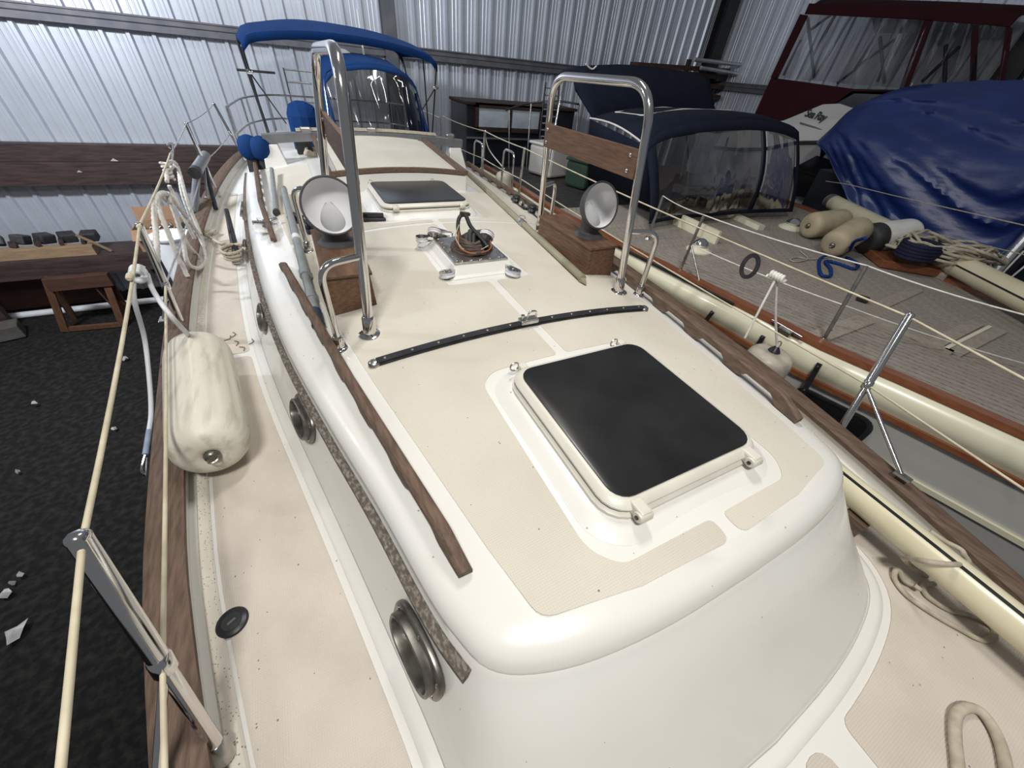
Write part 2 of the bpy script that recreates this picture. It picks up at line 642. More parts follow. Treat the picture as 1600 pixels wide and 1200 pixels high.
def siding_profile():
    p = []
    for k in range(3):
        o = k * 0.305
        p += [(o, 0), (o + 0.075, 0), (o + 0.082, 0.005), (o + 0.094, 0.005), (o + 0.101, 0),
              (o + 0.145, 0), (o + 0.152, 0.005), (o + 0.164, 0.005), (o + 0.171, 0),
              (o + 0.205, 0), (o + 0.228, 0.045), (o + 0.272, 0.045), (o + 0.295, 0)]
    p.append((0.915, 0))
    return p


def siding(wallobj, origin, dirx, inward, n, z0, z1):
    prof = siding_profile()
    vs, fs = [], []
    for s, d in prof:
        q = V(origin) + V(dirx) * s + V(inward) * d
        vs.append((q.x, q.y, z0))
        vs.append((q.x, q.y, z1))
    for i in range(len(prof) - 1):
        fs.append((2 * i, 2 * i + 2, 2 * i + 3, 2 * i + 1))
    first = mesh('siding_panel', vs, fs, wallm, wallobj)
    c = wl(first)
    for k in range(1, n):
        copy_part(first, c + V(dirx) * 0.915 * k, wallobj)


siding(wall, (-8.9, WY, 0), (1, 0, 0), (0, -1, 0), 20, -2.62, 6.2)
wallr = struct(box('wall_right', (XR + 0.06, 0.6, 1.8), (0.04, 17.2, 8.9), girtm))
siding(wallr, (XR, WY - 0.05, 0), (0, -1, 0), (-1, 0, 0), 18, -2.62, 6.2)

# horizontal steel girts (channels with a lip) and columns
def girt(name, p, q, h, parent=None):
    sec = [(-0.01, -h / 2), (0.10, -h / 2), (0.10, -h / 2 + 0.02), (0.08, -h / 2 + 0.02), (0.08, -0.008), (0.095, 0.0), (0.08, 0.008),
           (0.08, h / 2 - 0.02), (0.10, h / 2 - 0.02), (0.10, h / 2), (-0.01, h / 2)]
    return struct(sweep(name, [p, q], sec, girtm))


girt('trim_1', (-8.9, WY - 0.05, 1.30), (XR, WY - 0.05, 1.44), 0.17)
girt('trim_2', (XR - 0.05, WY - 0.2, 1.45), (XR - 0.05, -6, 1.45), 0.17)


def column(name, x, y, m, along_x=True, w=0.2, d=0.2):
    t = 0.014
    h0, h1 = GZ, 6.2
    sec = [(-w / 2, -d / 2), (w / 2, -d / 2), (w / 2, -d / 2 + t), (t / 2, -d / 2 + t), (t / 2, d / 2 - t), (w / 2, d / 2 - t),
           (w / 2, d / 2), (-w / 2, d / 2), (-w / 2, d / 2 - t), (-t / 2, d / 2 - t), (-t / 2, -d / 2 + t), (-w / 2, -d / 2 + t)]
    vs = []
    for z in (h0, h1):
        for a, b in sec:
            vs.append((x + (a if along_x else b), y + (b if along_x else a), z))
    n = len(sec)
    fs = [(i, (i + 1) % n, n + (i + 1) % n, n + i) for i in range(n)] + [tuple(range(n))[::-1], tuple(range(n, 2 * n))]
    return struct(mesh(name, vs, fs, m))


c1 = Y(606, 20, WY - 0.22)
column('trim_3', c1.x, WY - 0.15, girtm, w=0.22, d=0.18)
c2 = Y(1132, 40, WY - 0.25)
column('trim_4', c2.x, WY - 0.2, blacksteel, w=0.34, d=0.26)
c3 = X(1578, 112, XR - 0.25)
column('trim_5', XR - 0.2, c3.y, blacksteel, along_x=False, w=0.3, d=0.24)

# ================================================================== left aisle: timbers, bench and clutter
a0, a1 = Y(0, 238, 8.6), Y(372, 243, 8.6)
def beam(py0, py1, depth, yf):
    za, zb_ = Y(150, py0, yf).z, Y(150, py1, yf).z
    xe = Y(372, py0, yf).x + .6
    return box('timber_beam', ((-8.4 + xe) / 2, yf + depth / 2, (za + zb_) / 2), (xe + 8.4, depth, za - zb_), timber, bevel=0.008)


b1 = tag(beam(226, 253, .16, 8.98),
         'upper dark brown timber beam laid along the metal siding', 'beam')
b2 = tag(beam(254, 290, .22, 8.92),
         'lower dark brown timber beam carrying the upper one', 'beam')
for k, (x, w) in enumerate(((-8.2, 0.26), (-2.35, 0.26))):
    zp = Y(150, 290, 8.92).z
    tag(box('timber_post', (x, 9.02, (GZ + zp) / 2), (w, 0.16, zp - GZ - .004), timber, bevel=0.008),
        ('timber post under the two dark beams, beside the hull' if k else 'timber post under the far end of the two dark beams'), 'post')
for (px, py, s) in ((178, 250, 0.05), (124, 268, 0.035)):
    p = Y(px, py, 8.90)
    vs = [p + V((-s, 0, -s * 0.3)), p + V((s, 0, -s * 0.35)), p + V((0, 0.0, s * 0.5)), p + V((0, 0.03, -s * 0.3))]
    tag(mesh('paper_scrap', vs, [(0, 1, 2), (0, 2, 3), (1, 3, 2), (0, 3, 1)], paper),
        'tiny white scrap stuck on the dark timber beams', 'paper scrap', 'scraps on the beams')

bt = -1.60
bench = thing('workbench', 'dark timber bench below the beams holding a carton and offcuts', 'bench', (-5.4, 8.5, GZ))
bx1 = Y(232, 395, 8.25).x + 0.05
box('bench_top', ((-8.4 + bx1) / 2, 8.56, bt - 0.03), (bx1 + 8.4, 0.66, 0.06), timber, bench, bevel=0.005)
box('front_board', ((-8.4 + bx1) / 2, 8.235, bt - 0.15), (bx1 + 8.4, 0.045, 0.27), timber, bench, bevel=0.005)
for x in (-7.5, -5.7, bx1 - 0.1):
    box('leg', (x, 8.36, (bt - 0.28 + GZ) / 2), (0.12, 0.1, bt - 0.28 - GZ), timber, bench)
box('back_panel', (-6.3, 8.88, (bt - 0.3 + GZ + 0.12) / 2), (3.4, 0.03, bt - 0.3 - GZ - 0.12), plyred, bench)
# long pine board with dark lumps of hardware on the bench
pb = thing('offcut_board', 'raw pine board lying on the bench, dark fittings along its back', 'board', (-5.6, 8.36, bt))
bxe = Y(140, 380, 8.3).x
box('plank', ((-8.2 + bxe) / 2, 8.38, bt + 0.075), (bxe + 8.2, 0.16, 0.15), pine, pb, bevel=0.004)
for k in range(9):
    x = bxe - 0.1 - k * 0.27
    vsn = [V((x + random.uniform(-.09, .09), 8.5 + random.uniform(-.06, .06), bt + 0.15 + (0.17 if q > 5 else 0.0))) for q in range(10)]
    box('clamp_jaw', (x, 8.43, bt + 0.195), (0.05, 0.1, 0.09), timber, pb, rot=(0.1, 0.3, 0.4 * k), bevel=0.01)
    box('clamp_bar', (x + 0.05, 8.58, bt + 0.22), (0.2, 0.16, 0.14), rubber, pb, rot=(0.2, 0.1 * k, 0.5 * k), bevel=0.02)
s0, s1 = Y(118, 367, 8.35), Y(168, 382, 8.35)
s0.z = max(s0.z, bt + 0.12)
s1.z = bt + 0.03
tag(sweep('wood_splinter', [s0, s0.lerp(s1, .5) + V((0, 0, .01)), s1], [(-.02, -.012), (.02, -.012), (.025, .012), (-.015, .014)], pine),
    'split pale wood sliver leaning off the pine board', 'stick')
# cardboard carton, open
cb = thing('cardboard_box', 'open cardboard carton with raised flaps on the bench end', 'box', (-3.3, 8.5, bt))
cx0, cx1 = Y(200, 350, 8.3).x, Y(268, 350, 8.3).x
cy0, cy1, cz1 = 8.28, 8.75, bt + 0.36
w_ = 0.012
box('front_side', ((cx0 + cx1) / 2, cy0, (bt + cz1) / 2), (cx1 - cx0, w_, cz1 - bt), card, cb)
box('back_side', ((cx0 + cx1) / 2, cy1, (bt + cz1) / 2), (cx1 - cx0, w_, cz1 - bt), card, cb)
box('left_side', (cx0, (cy0 + cy1) / 2, (bt + cz1) / 2), (w_, cy1 - cy0, cz1 - bt), card, cb)
box('right_side', (cx1, (cy0 + cy1) / 2, (bt + cz1) / 2), (w_, cy1 - cy0, cz1 - bt), card, cb)
box('bottom', ((cx0 + cx1) / 2, (cy0 + cy1) / 2, bt + 0.008), (cx1 - cx0, cy1 - cy0, w_), card, cb)
box('flap', ((cx0 + cx1) / 2, cy1 + 0.03, cz1 + 0.11), (cx1 - cx0, w_, 0.22), card, cb, rot=(-0.25, 0, 0))
box('flap', ((cx0 + cx1) / 2, cy0 - 0.10, cz1 - 0.06), (cx1 - cx0, w_, 0.2), card, cb, rot=(-0.9, 0, 0))
box('flap', (cx1 + 0.09, (cy0 + cy1) / 2, cz1 + 0.05), (w_, cy1 - cy0, 0.2), card, cb, rot=(0, 1.0, 0))
for k in range(4):
    p = V((cx0 + .06 + .17 * k * (cx1 - cx0) / .75, (cy0 + cy1) / 2 - .1, bt + 0.30))
    tag(tube('pipe_fitting', cat([p, p + V((.05, .02, .05)), p + V((.07, .1, .0)), p + V((.03, .16, .05))], 5), 0.022, steel2, seg=8),
        'dull grey bent pipe fitting inside the cardboard carton', 'fitting', 'pipe fittings in the carton')

# trestle in front of the bench
tr = thing('trestle', 'brown wooden trestle with splayed legs under the bench', 'trestle', (-4.6, 8.0, GZ))
ty = 7.85
tl, tr_ = Y(66, 437, ty + .1), Y(157, 432, ty + .1)
bl, br = Z(102, 516, GZ + 0.03), Z(192, 508, GZ + 0.03)
box('top_board', ((tl.x + tr_.x) / 2 + .05, ty + 0.12, tl.z - 0.09), (tr_.x - tl.x + 0.1, 0.12, 0.2), plyred, tr, bevel=0.004)
for (t0, b0) in ((tl, bl), (tr_, br)):
    for dy in (-0.02, 0.42):
        a = V((t0.x + 0.03, ty + 0.12 + dy * 0.2, t0.z - 0.02))
        b = V((b0.x, b0.y + dy, GZ + 0.02))
        sweep('leg', [a, b], [(-.045, -.02), (.045, -.02), (.045, .02), (-.045, .02)], trest, tr, up=(0, 1, 0))
box('foot_board', ((bl.x + br.x) / 2, (bl.y + br.y) / 2, GZ + 0.05), (br.x - bl.x, 0.06, 0.07), trest, tr, rot=(0, 0, math.atan2(br.y - bl.y, br.x - bl.x)))
box('ply_side', (br.x + 0.02, br.y + 0.2, GZ + 0.46), (0.02, 0.4, 0.8), plyred, tr, rot=(0, -0.12, 0))
# concrete block and scraps of paper on the floor
p = Z(8, 520, GZ + .1)
tag(box('concrete_block', (p.x, p.y, GZ + 0.13), (0.4, 0.3, 0.22), mat('grey_concrete', (0.10, 0.09, 0.08), .9, color2=(0.07, 0.065, 0.06), scale=9, bump=.4, bscale=25), bevel=0.015, rot=(0, 0, .3)),
    'rough grey block on the ground near the trestle', 'block')
tag(tube('plastic_pipe', [V((-7.6, 8.75, GZ + .06)), V((-3.0, 8.75, GZ + .06))], 0.055, white, seg=12), 'long white plastic pipe lying along the wall foot', 'pipe')


def scrap(px, py, s, label, grp=None):
    p = Z(px, py, GZ + 0.03)
    random.seed(px * 13 + py)
    n = 7
    vs = [p + V((math.cos(2 * PI * i / n) * s * random.uniform(.5, 1.1), math.sin(2 * PI * i / n) * s * random.uniform(.6, 1.3), random.uniform(0, .05))) for i in range(n)]
    vs.append(p + V((0, 0, 0.06)))
    vs.append(p + V((0, 0, -0.01)))
    fs = [(i, (i + 1) % n, n) for i in range(n)] + [((i + 1) % n, i, n + 1) for i in range(n)]
    tag(mesh('paper_scrap', vs, fs, paper), label, 'paper scrap', grp)


scrap(28, 988, 0.085, 'largest pale torn paper scrap on the dark ground')
for q in ((12, 930, .045), (35, 900, .032), (22, 912, .02), (55, 632, .03), (180, 672, .035), (196, 562, .045), (30, 738, .025)):
    scrap(*q, 'small pale paper scrap on the dark ground', 'small scraps on the ground')
# tall white drum beside the hull
pd = X(264, 372, -2.35)
drum = thing('drum', 'tall white plastic drum standing beside the hull under the rope coils', 'drum', (pd.x, pd.y + 0.2, GZ))
dz = pd.z
lathe('body', (pd.x, pd.y + 0.1, GZ), (pd.x, pd.y + 0.1, dz), [(0, .19), (.03, .2), (.5, .205), (.97, .2), (1.0, .195)], white, drum, seg=28)
lathe('rim', (pd.x, pd.y + 0.1, dz - 0.03), (pd.x, pd.y + 0.1, dz + 0.02), [(0, .205), (.3, .215), (.8, .215), (1, .19)], white, drum, seg=28)

# ================================================================== our sailboat
HB = [(-3.3, 0.02), (-2.7, 0.33), (-2.0, 0.64), (-1.3, 0.89), (-0.8, 1.05), (-0.37, 1.18), (0.0, 1.28), (0.3, 1.35), (0.64, 1.42), (0.94, 1.47),
      (1.55, 1.54), (2.5, 1.63), (3.5, 1.68), (4.4, 1.69), (5.5, 1.66), (6.9, 1.52), (8.0, 1.25), (8.35, 1.1)]
hbp = [p for p in cat([V((b, a, 0)) for a, b in HB], 4)]
HBT = sorted([(p.y, p.x) for p in hbp])


def hb(y):
    return interp(HBT, y)


boat = thing('sailboat', 'white sailing yacht with beige deck and teak rails stored ashore without its mast', 'sailboat', (0, 2.8, GZ))
ys = [-3.3 + i * (8.35 + 3.3) / 44 for i in range(45)]
# hull: sheer to keel sections
SEC = [(1.0, 0.0), (0.995, -0.25), (0.96, -0.55), (0.86, -0.85), (0.62, -1.1), (0.3, -1.25), (0.06, -1.32)]
vs, fs = [], []
for y in ys:
    w = hb(y)
    u = min(1, max(0.12, (y + 3.6) / 2.6)) * min(1, max(0.3, (9.6 - y) / 3))
    for s, z in SEC:
        vs.append((w * s, y, z * (0.35 + 0.65 * u)))
    for s, z in SEC[::-1]:
        vs.append((-w * s, y, z * (0.35 + 0.65 * u)))
k = 2 * len(SEC)
for i in range(len(ys) - 1):
    for j in range(k - 1):
        fs.append((i * k + j, i * k + j + 1, (i + 1) * k + j + 1, (i + 1) * k + j))
fs.append(tuple(range(k)))
fs.append(tuple((len(ys) - 1) * k + j for j in range(k))[::-1])
mesh('hull', vs, fs, hullm, boat, smooth=True)
hexa('keel', [(-.08, 1.2, GZ + .02), (.08, 1.2, GZ + .02), (.06, 4.6, GZ + .02), (-.06, 4.6, GZ + .02)],
     [(-.12, 0.6, -1.2), (.12, 0.6, -1.2), (.1, 4.8, -1.2), (-.1, 4.8, -1.2)], hullm, boat)
# deck
deck_out = [(hb(y) - 0.02, y) for y in ys] + [(-hb(y) + 0.02, y) for y in ys[::-1]]
patch('deck', deck_out, lambda x, y: 0.0, gel, boat, step=0.5, skirt=0.02)
# bulwark, wooden cap rail and the cream waterway, one per side
ysr = [-3.2 + i * (8.3 + 3.2) / 90 for i in range(91)]
for s in (1, -1):
    def edge(off, z, y):
        return V((s * (hb(y) - off), y, z))
    sweep('bulwark', [edge(0.045, 0, y) for y in ysr], [(-.03, 0), (.03, 0), (.03, .066), (-.03, .066)], gel, boat)
    sweep('toe_rail', [edge(0.045, 0.078, y) for y in ysr], [(-.047, -.012), (.047, -.012), (.05, .012), (.03, .02), (-.03, .02), (-.05, .012)], teak, boat)
    sweep('waterway', [edge(0.118, 0.002, y) for y in ysr], [(-.020, 0), (.020, 0), (.014, .006), (-.014, .006)], cream, boat)

# ---- coachroof
KC = 0.10
RZ0 = 0.45


def roofz(x, y):
    return RZ0 - KC * x * x


TOPO = [(0, .045), (.25, .05), (.45, .072), (.585, .11), (.665, .16), (.705, .24), (.74, .36), (.80, .65), (.89, 1.03), (1.0, 1.55), (1.08, 2.08),
        (1.14, 2.6), (1.185, 3.1), (1.23, 3.8), (1.26, 4.64), (1.27, 5.5)]
BASO = [(0, -.262), (.28, -.25), (.50, -.222), (.67, -.175), (.755, -.10), (.79, .02), (.82, .2), (.91, .65), (.99, 1.03), (1.10, 1.55), (1.19, 2.08),
        (1.25, 2.6), (1.29, 3.1), (1.34, 3.8), (1.37, 4.64), (1.38, 5.5)]
tc_ = cat([V((a, b, 0)) for a, b in TOPO], 4)
bc_ = cat([V((a, b, 0)) for a, b in BASO], 4)
nS = len(tc_)


def inset(curve, i, d):
    a, b = curve[max(i - 1, 0)], curve[min(i + 1, len(curve) - 1)]
    t = (b - a).normalized()
    if i == 0:
        t = V((1, 0, 0))
    n = V((-t.y, t.x, 0))
    return curve[i] + n * d


EDGE_DROP = 0.062


def ring(kind, i):
    """returns points on the starboard-positive half outline at successive levels"""
    T, B = tc_[i], bc_[i]
    ze = roofz(T.x, T.y) - EDGE_DROP
    L = []
    L.append(V((B.x, B.y, -0.004)))
    L.append(B.lerp(T, 0.10) + V((0, 0, 0.035)))
    L.append(B.lerp(T, 0.55) + V((0, 0, ze * 0.52)))
    L.append(B.lerp(T, 0.94) + V((0, 0, ze - 0.018)))
    L.append(T + V((0, 0, ze - 0.006)))
    o = inset(tc_, i, -0.003)
    L.append(V((o.x, o.y, ze + 0.004)))
    for d, zz in ((0.0, 0.016), (0.016, 0.040), (0.042, 0.055), (0.075, 0.0615)):
        q = inset(tc_, i, d)
        if i == 0:
            q.x = 0
        L.append(V((max(q.x, 0), q.y, ze + zz)))
    return L


NL = 10
vs, fs = [], []
idx = {}
for sgn in (1, -1):
    for i in range(nS):
        for l, p in enumerate(ring('h', i)):
            idx[(sgn, i, l)] = len(vs)
            vs.append((sgn * p.x, p.y, p.z))
for sgn in (1, -1):
    for i in range(nS - 1):
        for l in range(NL - 1):
            fs.append((idx[sgn, i, l], idx[sgn, i + 1, l], idx[sgn, i + 1, l + 1], idx[sgn, i, l + 1]))
NC = 16
row = {}
for i in range(nS):
    a, b = V(vs[idx[1, i, NL - 1]]), V(vs[idx[-1, i, NL - 1]])
    row[i] = [idx[1, i, NL - 1]]
    for j in range(1, NC):
        q = a.lerp(b, j / NC)
        bow = 0
        row[i].append(len(vs))
        vs.append((q.x, q.y, roofz(q.x, q.y)))
    row[i].append(idx[-1, i, NL - 1])
for i in range(nS - 1):
    for j in range(NC):
        fs.append((row[i][j], row[i + 1][j], row[i + 1][j + 1], row[i][j + 1]))
# aft bulkhead
fs.append(tuple([idx[1, nS - 1, l] for l in range(NL)] + row[nS - 1][1:-1] + [idx[-1, nS - 1, l] for l in range(NL - 1, -1, -1)]))
cr = mesh('coachroof', vs, fs, gel, boat, smooth=True)
bm = bmesh.new()
bm.from_mesh(cr.data)
bmesh.ops.remove_doubles(bm, verts=bm.verts, dist=0.0005)
bmesh.ops.recalc_face_normals(bm, faces=bm.faces)
bm.to_mesh(cr.data)
bm.free()
# raised kerb round the foot of the cabin
foot = [V((-p.x, p.y, 0)) for p in bc_[::-1]] + [V((p.x, p.y, 0)) for p in bc_[1:]]
sweep('cabin_kerb', foot, [(-.002, 0), (.040, 0), (.036, .005), (.02, .007), (-.002, .008)], gel, boat, smooth=True)


# ---- moulded grip panels on the roof
def onroof(d):
    return lambda x, y: roofz(x, y) + d


RAILX = [(0.2, .625), (.35, .655), (1.1, .79), (2.3, .98), (3.5, 1.09), (5.3, 1.17)]


def railx(y):
    return interp(RAILX, y)


for s in (1, -1):
    def m_(pts):
        return [(s * p[0],) + tuple(p[1:]) for p in pts]
    outer = [(railx(y) - 0.075, y, 0.0) for y in (2.2, 1.8, 1.4, 1.1, .8, .5, .36)]
    fwd = [(railx(.2) - .085, .175, .035), (.30, .132, 0), (.022, .118, .03), (.022, .182, .02), (.31, .186, .03), (.368, .25, .05), (.368, .90, .05), (.31, .955, .04), (.022, .955, .02),
           (.022, 1.64, .02), (.235, 1.66, .03), (.235, 2.25, .03), (.022, 2.27, .02), (.022, 2.56, .02), (railx(2.56) - .08, 2.56, .03)] + outer
    patch('grip_panel', round_poly(m_(fwd)), onroof(.0022), grip, boat, step=0.09)
    aft = [(railx(2.6) - .08, 2.60, .02), (.022, 2.60, .02), (.022, 2.655, .02), (.36, 2.66, .03), (.405, 2.72, .04), (.405, 3.38, .04), (.68, 3.44, .03), (.68, 4.72, .03),
           (railx(4.72) - .08, 4.72, .03), (railx(4.0) - .08, 4.0, 0), (railx(3.3) - .08, 3.3, 0)]
    patch('grip_panel', round_poly(m_(aft)), onroof(.0022), grip, boat, step=0.12)

# ---- grip panels on side decks and foredeck
BAX = sorted([(p.y, p.x) for p in bc_ if p.y > 0.0])


def basex(y):
    return interp(BAX, y)


def strip(s, y0, y1, n=14):
    a = [(s * (basex(y0 + (y1 - y0) * i / n) + .062), y0 + (y1 - y0) * i / n, .03 if i in (0, n) else 0) for i in range(n + 1)]
    b = [(s * (hb(y0 + (y1 - y0) * i / n) - .150), y0 + (y1 - y0) * i / n, .03 if i in (0, n) else 0) for i in range(n, -1, -1)]
    return round_poly(a + b)


flat = lambda x, y: 0.0035
patch('side_deck_panel', strip(-1, 0.02, 2.03), flat, gripdirty, boat, step=0.15)
patch('side_deck_panel', strip(-1, 2.07, 5.3), flat, gripdirty, boat, step=0.2)
patch('side_deck_panel', strip(1, 0.3, 5.3), flat, gripdirty, boat, step=0.2)
kb = [(p.x, p.y) for p in bc_]


def off_base(i, d):
    q = inset(bc_, i, -d)
    return q.x, q.y


fr = [off_base(i, .062) for i in range(1, nS) if bc_[i].y < 0.22]
fr = [q for q in fr if q[0] > 0.16]
pts = [(fr[0][0], fr[0][1], .03)] + [(x, y, 0) for x, y in fr[1:-1]] + [(fr[-1][0], fr[-1][1], .03)]
pts += [(hb(.22) - .150, .26, .03)] + [(hb(y) - .150, y, 0) for y in (.0, -.3, -.6, -.9, -1.2)] + [(hb(-1.5) - .150, -1.5, .05), (.16, -1.5, .05)]
patch('foredeck_panel', round_poly(pts), flat, gripdirty, boat, step=0.15)
patch('foredeck_panel', round_poly([(.015, -.318, .05), (.115, -.318, .05), (.115, -1.2, .04), (.015, -1.2, .04)]), flat, gripdirty, boat, step=0.15)
patch('foredeck_panel', round_poly([(-.035, -.318, .05), (-.135, -.318, .05), (-.135, -1.2, .04), (-.035, -1.2, .04)]), flat, gripdirty, boat, step=0.15)
frl = [(-x, y) for x, y in fr]
pts = [(frl[0][0], frl[0][1], .03)] + [(x, y, 0) for x, y in frl[1:-1]] + [(-.86, -.03, .02), (-hb(-.03) + .150, -.03, .02)] + [(-hb(y) + .150, y, 0) for y in (-.3, -.6, -.9, -1.2)] + [(-hb(-1.5) + .150, -1.5, .05), (-.17, -1.5, .05)]
patch('foredeck_panel', round_poly(pts), flat, gripdirty, boat, step=0.15)

# ---- worn wood rubbing strip along the cabin sides
for s in (1, -1):
    path = []
    for i in range(nS):
        T, B = tc_[i], bc_[i]
        if T.y < 0.19 or T.y > 5.3:
            continue
        ze = roofz(T.x, T.y) - EDGE_DROP
        q = B.lerp(T, 0.90)
        path.append(V((s * (q.x + .012), q.y, ze - 0.036)))
    sweep('rubbing_strip', path, lambda t: [(-.012, -.016), (.014, -.013), (.014, .013), (-.012, .016)], worn, boat)

# ---- teak grab rails
def grab_rail(s, y0, y1, first_gap, period=0.27, gap=0.19, width=0.034, height=0.062):
    n = int((y1 - y0) / 0.015)
    vs, fs = [], []
    for i in range(n + 1):
        y = y0 + (y1 - y0) * i / n
        x = s * railx(y)
        zb = roofz(x, y)
        ph = ((y - y0 - first_gap) % period)
        g = 0.0
        if y - y0 > first_gap and y1 - y > 0.06 and ph < gap:
            e = min(ph, gap - ph)
            g = 0.030 * min(1, e / 0.03)
        endk = min(1, (y - y0) / 0.10, (y1 - y) / 0.10)
        top = height * (0.35 + 0.65 * max(0, endk))
        for a, z in ((-width / 2, zb + g), (width / 2, zb + g), (width / 2, zb + top - .006), (width / 2 - .008, zb + top), (-width / 2 + .008, zb + top), (-width / 2, zb + top - .006)):
            vs.append((x + a, y, z))
    k = 6
    for i in range(n):
        for j in range(k):
            j2 = (j + 1) % k
            fs.append((i * k + j, i * k + j2, (i + 1) * k + j2, (i + 1) * k + j))
    fs.append(tuple(range(k))[::-1])
    fs.append(tuple(n * k + j for j in range(k)))
    return mesh('grab_rail', vs, fs, teak, boat)


for s in (1, -1):
    grab_rail(s, 0.33, 2.32, 0.10)
    grab_rail(s, 2.75, 5.1, 0.14)

# ---- hatches
def rrect(cx, cy, hx, hy, r, n=5):
    out = []
    for (sx, sy, a0) in ((1, 1, 0), (-1, 1, 90), (-1, -1, 180), (1, -1, 270)):
        for j in range(n + 1):
            a = math.radians(a0 + 90 * j / n)
            out.append((cx + sx * (hx - r) + math.cos(a) * r, cy + sy * (hy - r) + math.sin(a) * r))
    return out


def loft(name, rings, m, parent, smooth=True, closed_top=True):
    vs, fs = [], []
    k = len(rings[0])
    for r in rings:
        vs += [V(p) for p in r]
    for i in range(len(rings) - 1):
        for j in range(k):
            j2 = (j + 1) % k
            fs.append((i * k + j, i * k + j2, (i + 1) * k + j2, (i + 1) * k + j))
    if closed_top:
        fs.append(tuple((len(rings) - 1) * k + j for j in range(k)))
    return mesh(name, vs, fs, m, parent, smooth=smooth)


def hatch(cx, cy, hx, hy, z0, tilt=0.0, hinge_front=True):
    """z0: height of the roof moulding at the centre"""
    h = part_empty('deck_hatch', boat, (cx, cy, z0))

    def rg(dx, z, r):
        return [(x, y, z + tilt * (y - cy)) for x, y in rrect(cx, cy, hx + dx, hy + dx, r)]
    # moulded plinth with a rounded shoulder
    def low(dx, r):
        return [(x, y, roofz(x, y) + .0005) for x, y in rrect(cx, cy, hx + dx, hy + dx, r)]
    loft('plinth', [low(.075, .12), [(x, y, max(z, roofz(x, y)) + .004) for x, y, z in rg(.066, z0 - .02, .115)], rg(.045, z0 + .012, .105), rg(.03, z0 + .017, .10), rg(-.05, z0 + .017, .06)], gel, h)
    loft('base_frame', [rg(.022, z0 + .012, .085), rg(.022, z0 + .028, .085), rg(.012, z0 + .034, .08), rg(-.02, z0 + .034, .06)], hframe, h)
    loft('seal', [rg(.002, z0 + .03, .07), rg(.002, z0 + .044, .07), rg(-.03, z0 + .044, .05)], rubber, h)
    loft('lid_frame', [rg(.014, z0 + .042, .075), rg(.016, z0 + .052, .075), rg(.004, z0 + .066, .07), rg(-.012, z0 + .0685, .06), rg(-.02, z0 + .066, .055)], hframe, h)
    loft('lens', [rg(-.010, z0 + .0665, .055), rg(-.010, z0 + .0725, .055), rg(-.016, z0 + .074, .05)], acryl, h)
    fy = cy - hy
    for sx in (-1, 1):
        x = cx + sx * hx * 0.78
        hg = box('hinge', (x, fy - .018, z0 + .052 - tilt * hy), (.036, .05, .036), hframe, h, bevel=.006)
        lathe('hinge_pin', (x - .021, fy - .034, z0 + .05 - tilt * hy), (x + .021, fy - .034, z0 + .05 - tilt * hy), [(0, .014), (.15, .018), (.85, .018), (1, .014)], hframe, hg, seg=12)
        lathe('screw', (x - .0205, fy - .034, z0 + .05 - tilt * hy), (x - .0235, fy - .034, z0 + .05 - tilt * hy), [(0, .006), (1, .006)], dark, hg, seg=8)
    by = cy + hy
    for sx in (-1, 1):
        x = cx + sx * hx * 0.82
        lt = box('latch', (x, by + .022, z0 + .05 + tilt * hy), (.03, .03, .03), hframe, h, bevel=.005)
        tube('latch_ring', [V((x - .03 + .017 * math.cos(a), by + .03, z0 + .058 + tilt * hy + .017 * math.sin(a))) for a in [i * PI / 6 for i in range(12)]], .003, steel2, lt, seg=6, closed=True)
    return h


hatch(0.0, .57, .275, .285, .445)
hatch(0.0, 3.08, .31, .31, .46)

# ---- companionway sliding hatch with teak trim
sl = part_empty('sliding_hatch', boat, (0, 4.2, .45))
def sring(x, y0, y1, z0, z1):
    return [(-x, y0, z0), (x, y0, z0), (x, y1, z1), (-x, y1, z1)]
pts0, pts1 = [], []
NH = 10
vs, fs = [], []
for (y, zt) in ((3.50, .565), (4.95, .63)):
    for j in range(NH + 1):
        x = -.56 + 1.12 * j / NH
        vs.append((x, y, zt - .10 * x * x))
    for j in range(NH + 1):
        x = -.56 + 1.12 * j / NH
        vs.append((x, y, roofz(x, y) - .005))
k = 2 * (NH + 1)
for j in range(NH):
    fs.append((j, j + 1, k + j + 1, k + j))
    fs.append((j, NH + 1 + j, NH + 2 + j, j + 1))
    fs.append((k + j, k + j + 1, k + NH + 2 + j, k + NH + 1 + j))
fs.append((0, k, k + NH + 1, NH + 1))
fs.append((NH, NH + NH + 1, k + NH + NH + 1, k + NH))
mesh('garage', vs, fs, gel, sl)
vv = [(x, y, z) for (y, zt) in ((3.62, .574), (4.9, .632)) for x, z in [(-.5 + 1.0 * j / NH, zt - .10 * (-.5 + 1.0 * j / NH) ** 2) for j in range(NH + 1)]]
mesh('top_grip', [V(p) + V((0, 0, .004)) for p in vv], [(j, j + 1, NH + 2 + j, NH + 1 + j) for j in range(NH)], grip, sl)
sweep('front_trim', [(x, 3.53, .572 - .1 * x * x) for x in [-.58 + 1.16 * j / 12 for j in range(13)]], [(-.025, 0), (.025, 0), (.02, .03), (-.02, .03)], teak, sl)
for s in (-1, 1):
    sweep('side_trim', [(s * .565, 3.51, .548), (s * .565, 4.95, .605)], [(-.022, -.01), (.022, -.01), (.018, .028), (-.018, .028)], teak, sl)

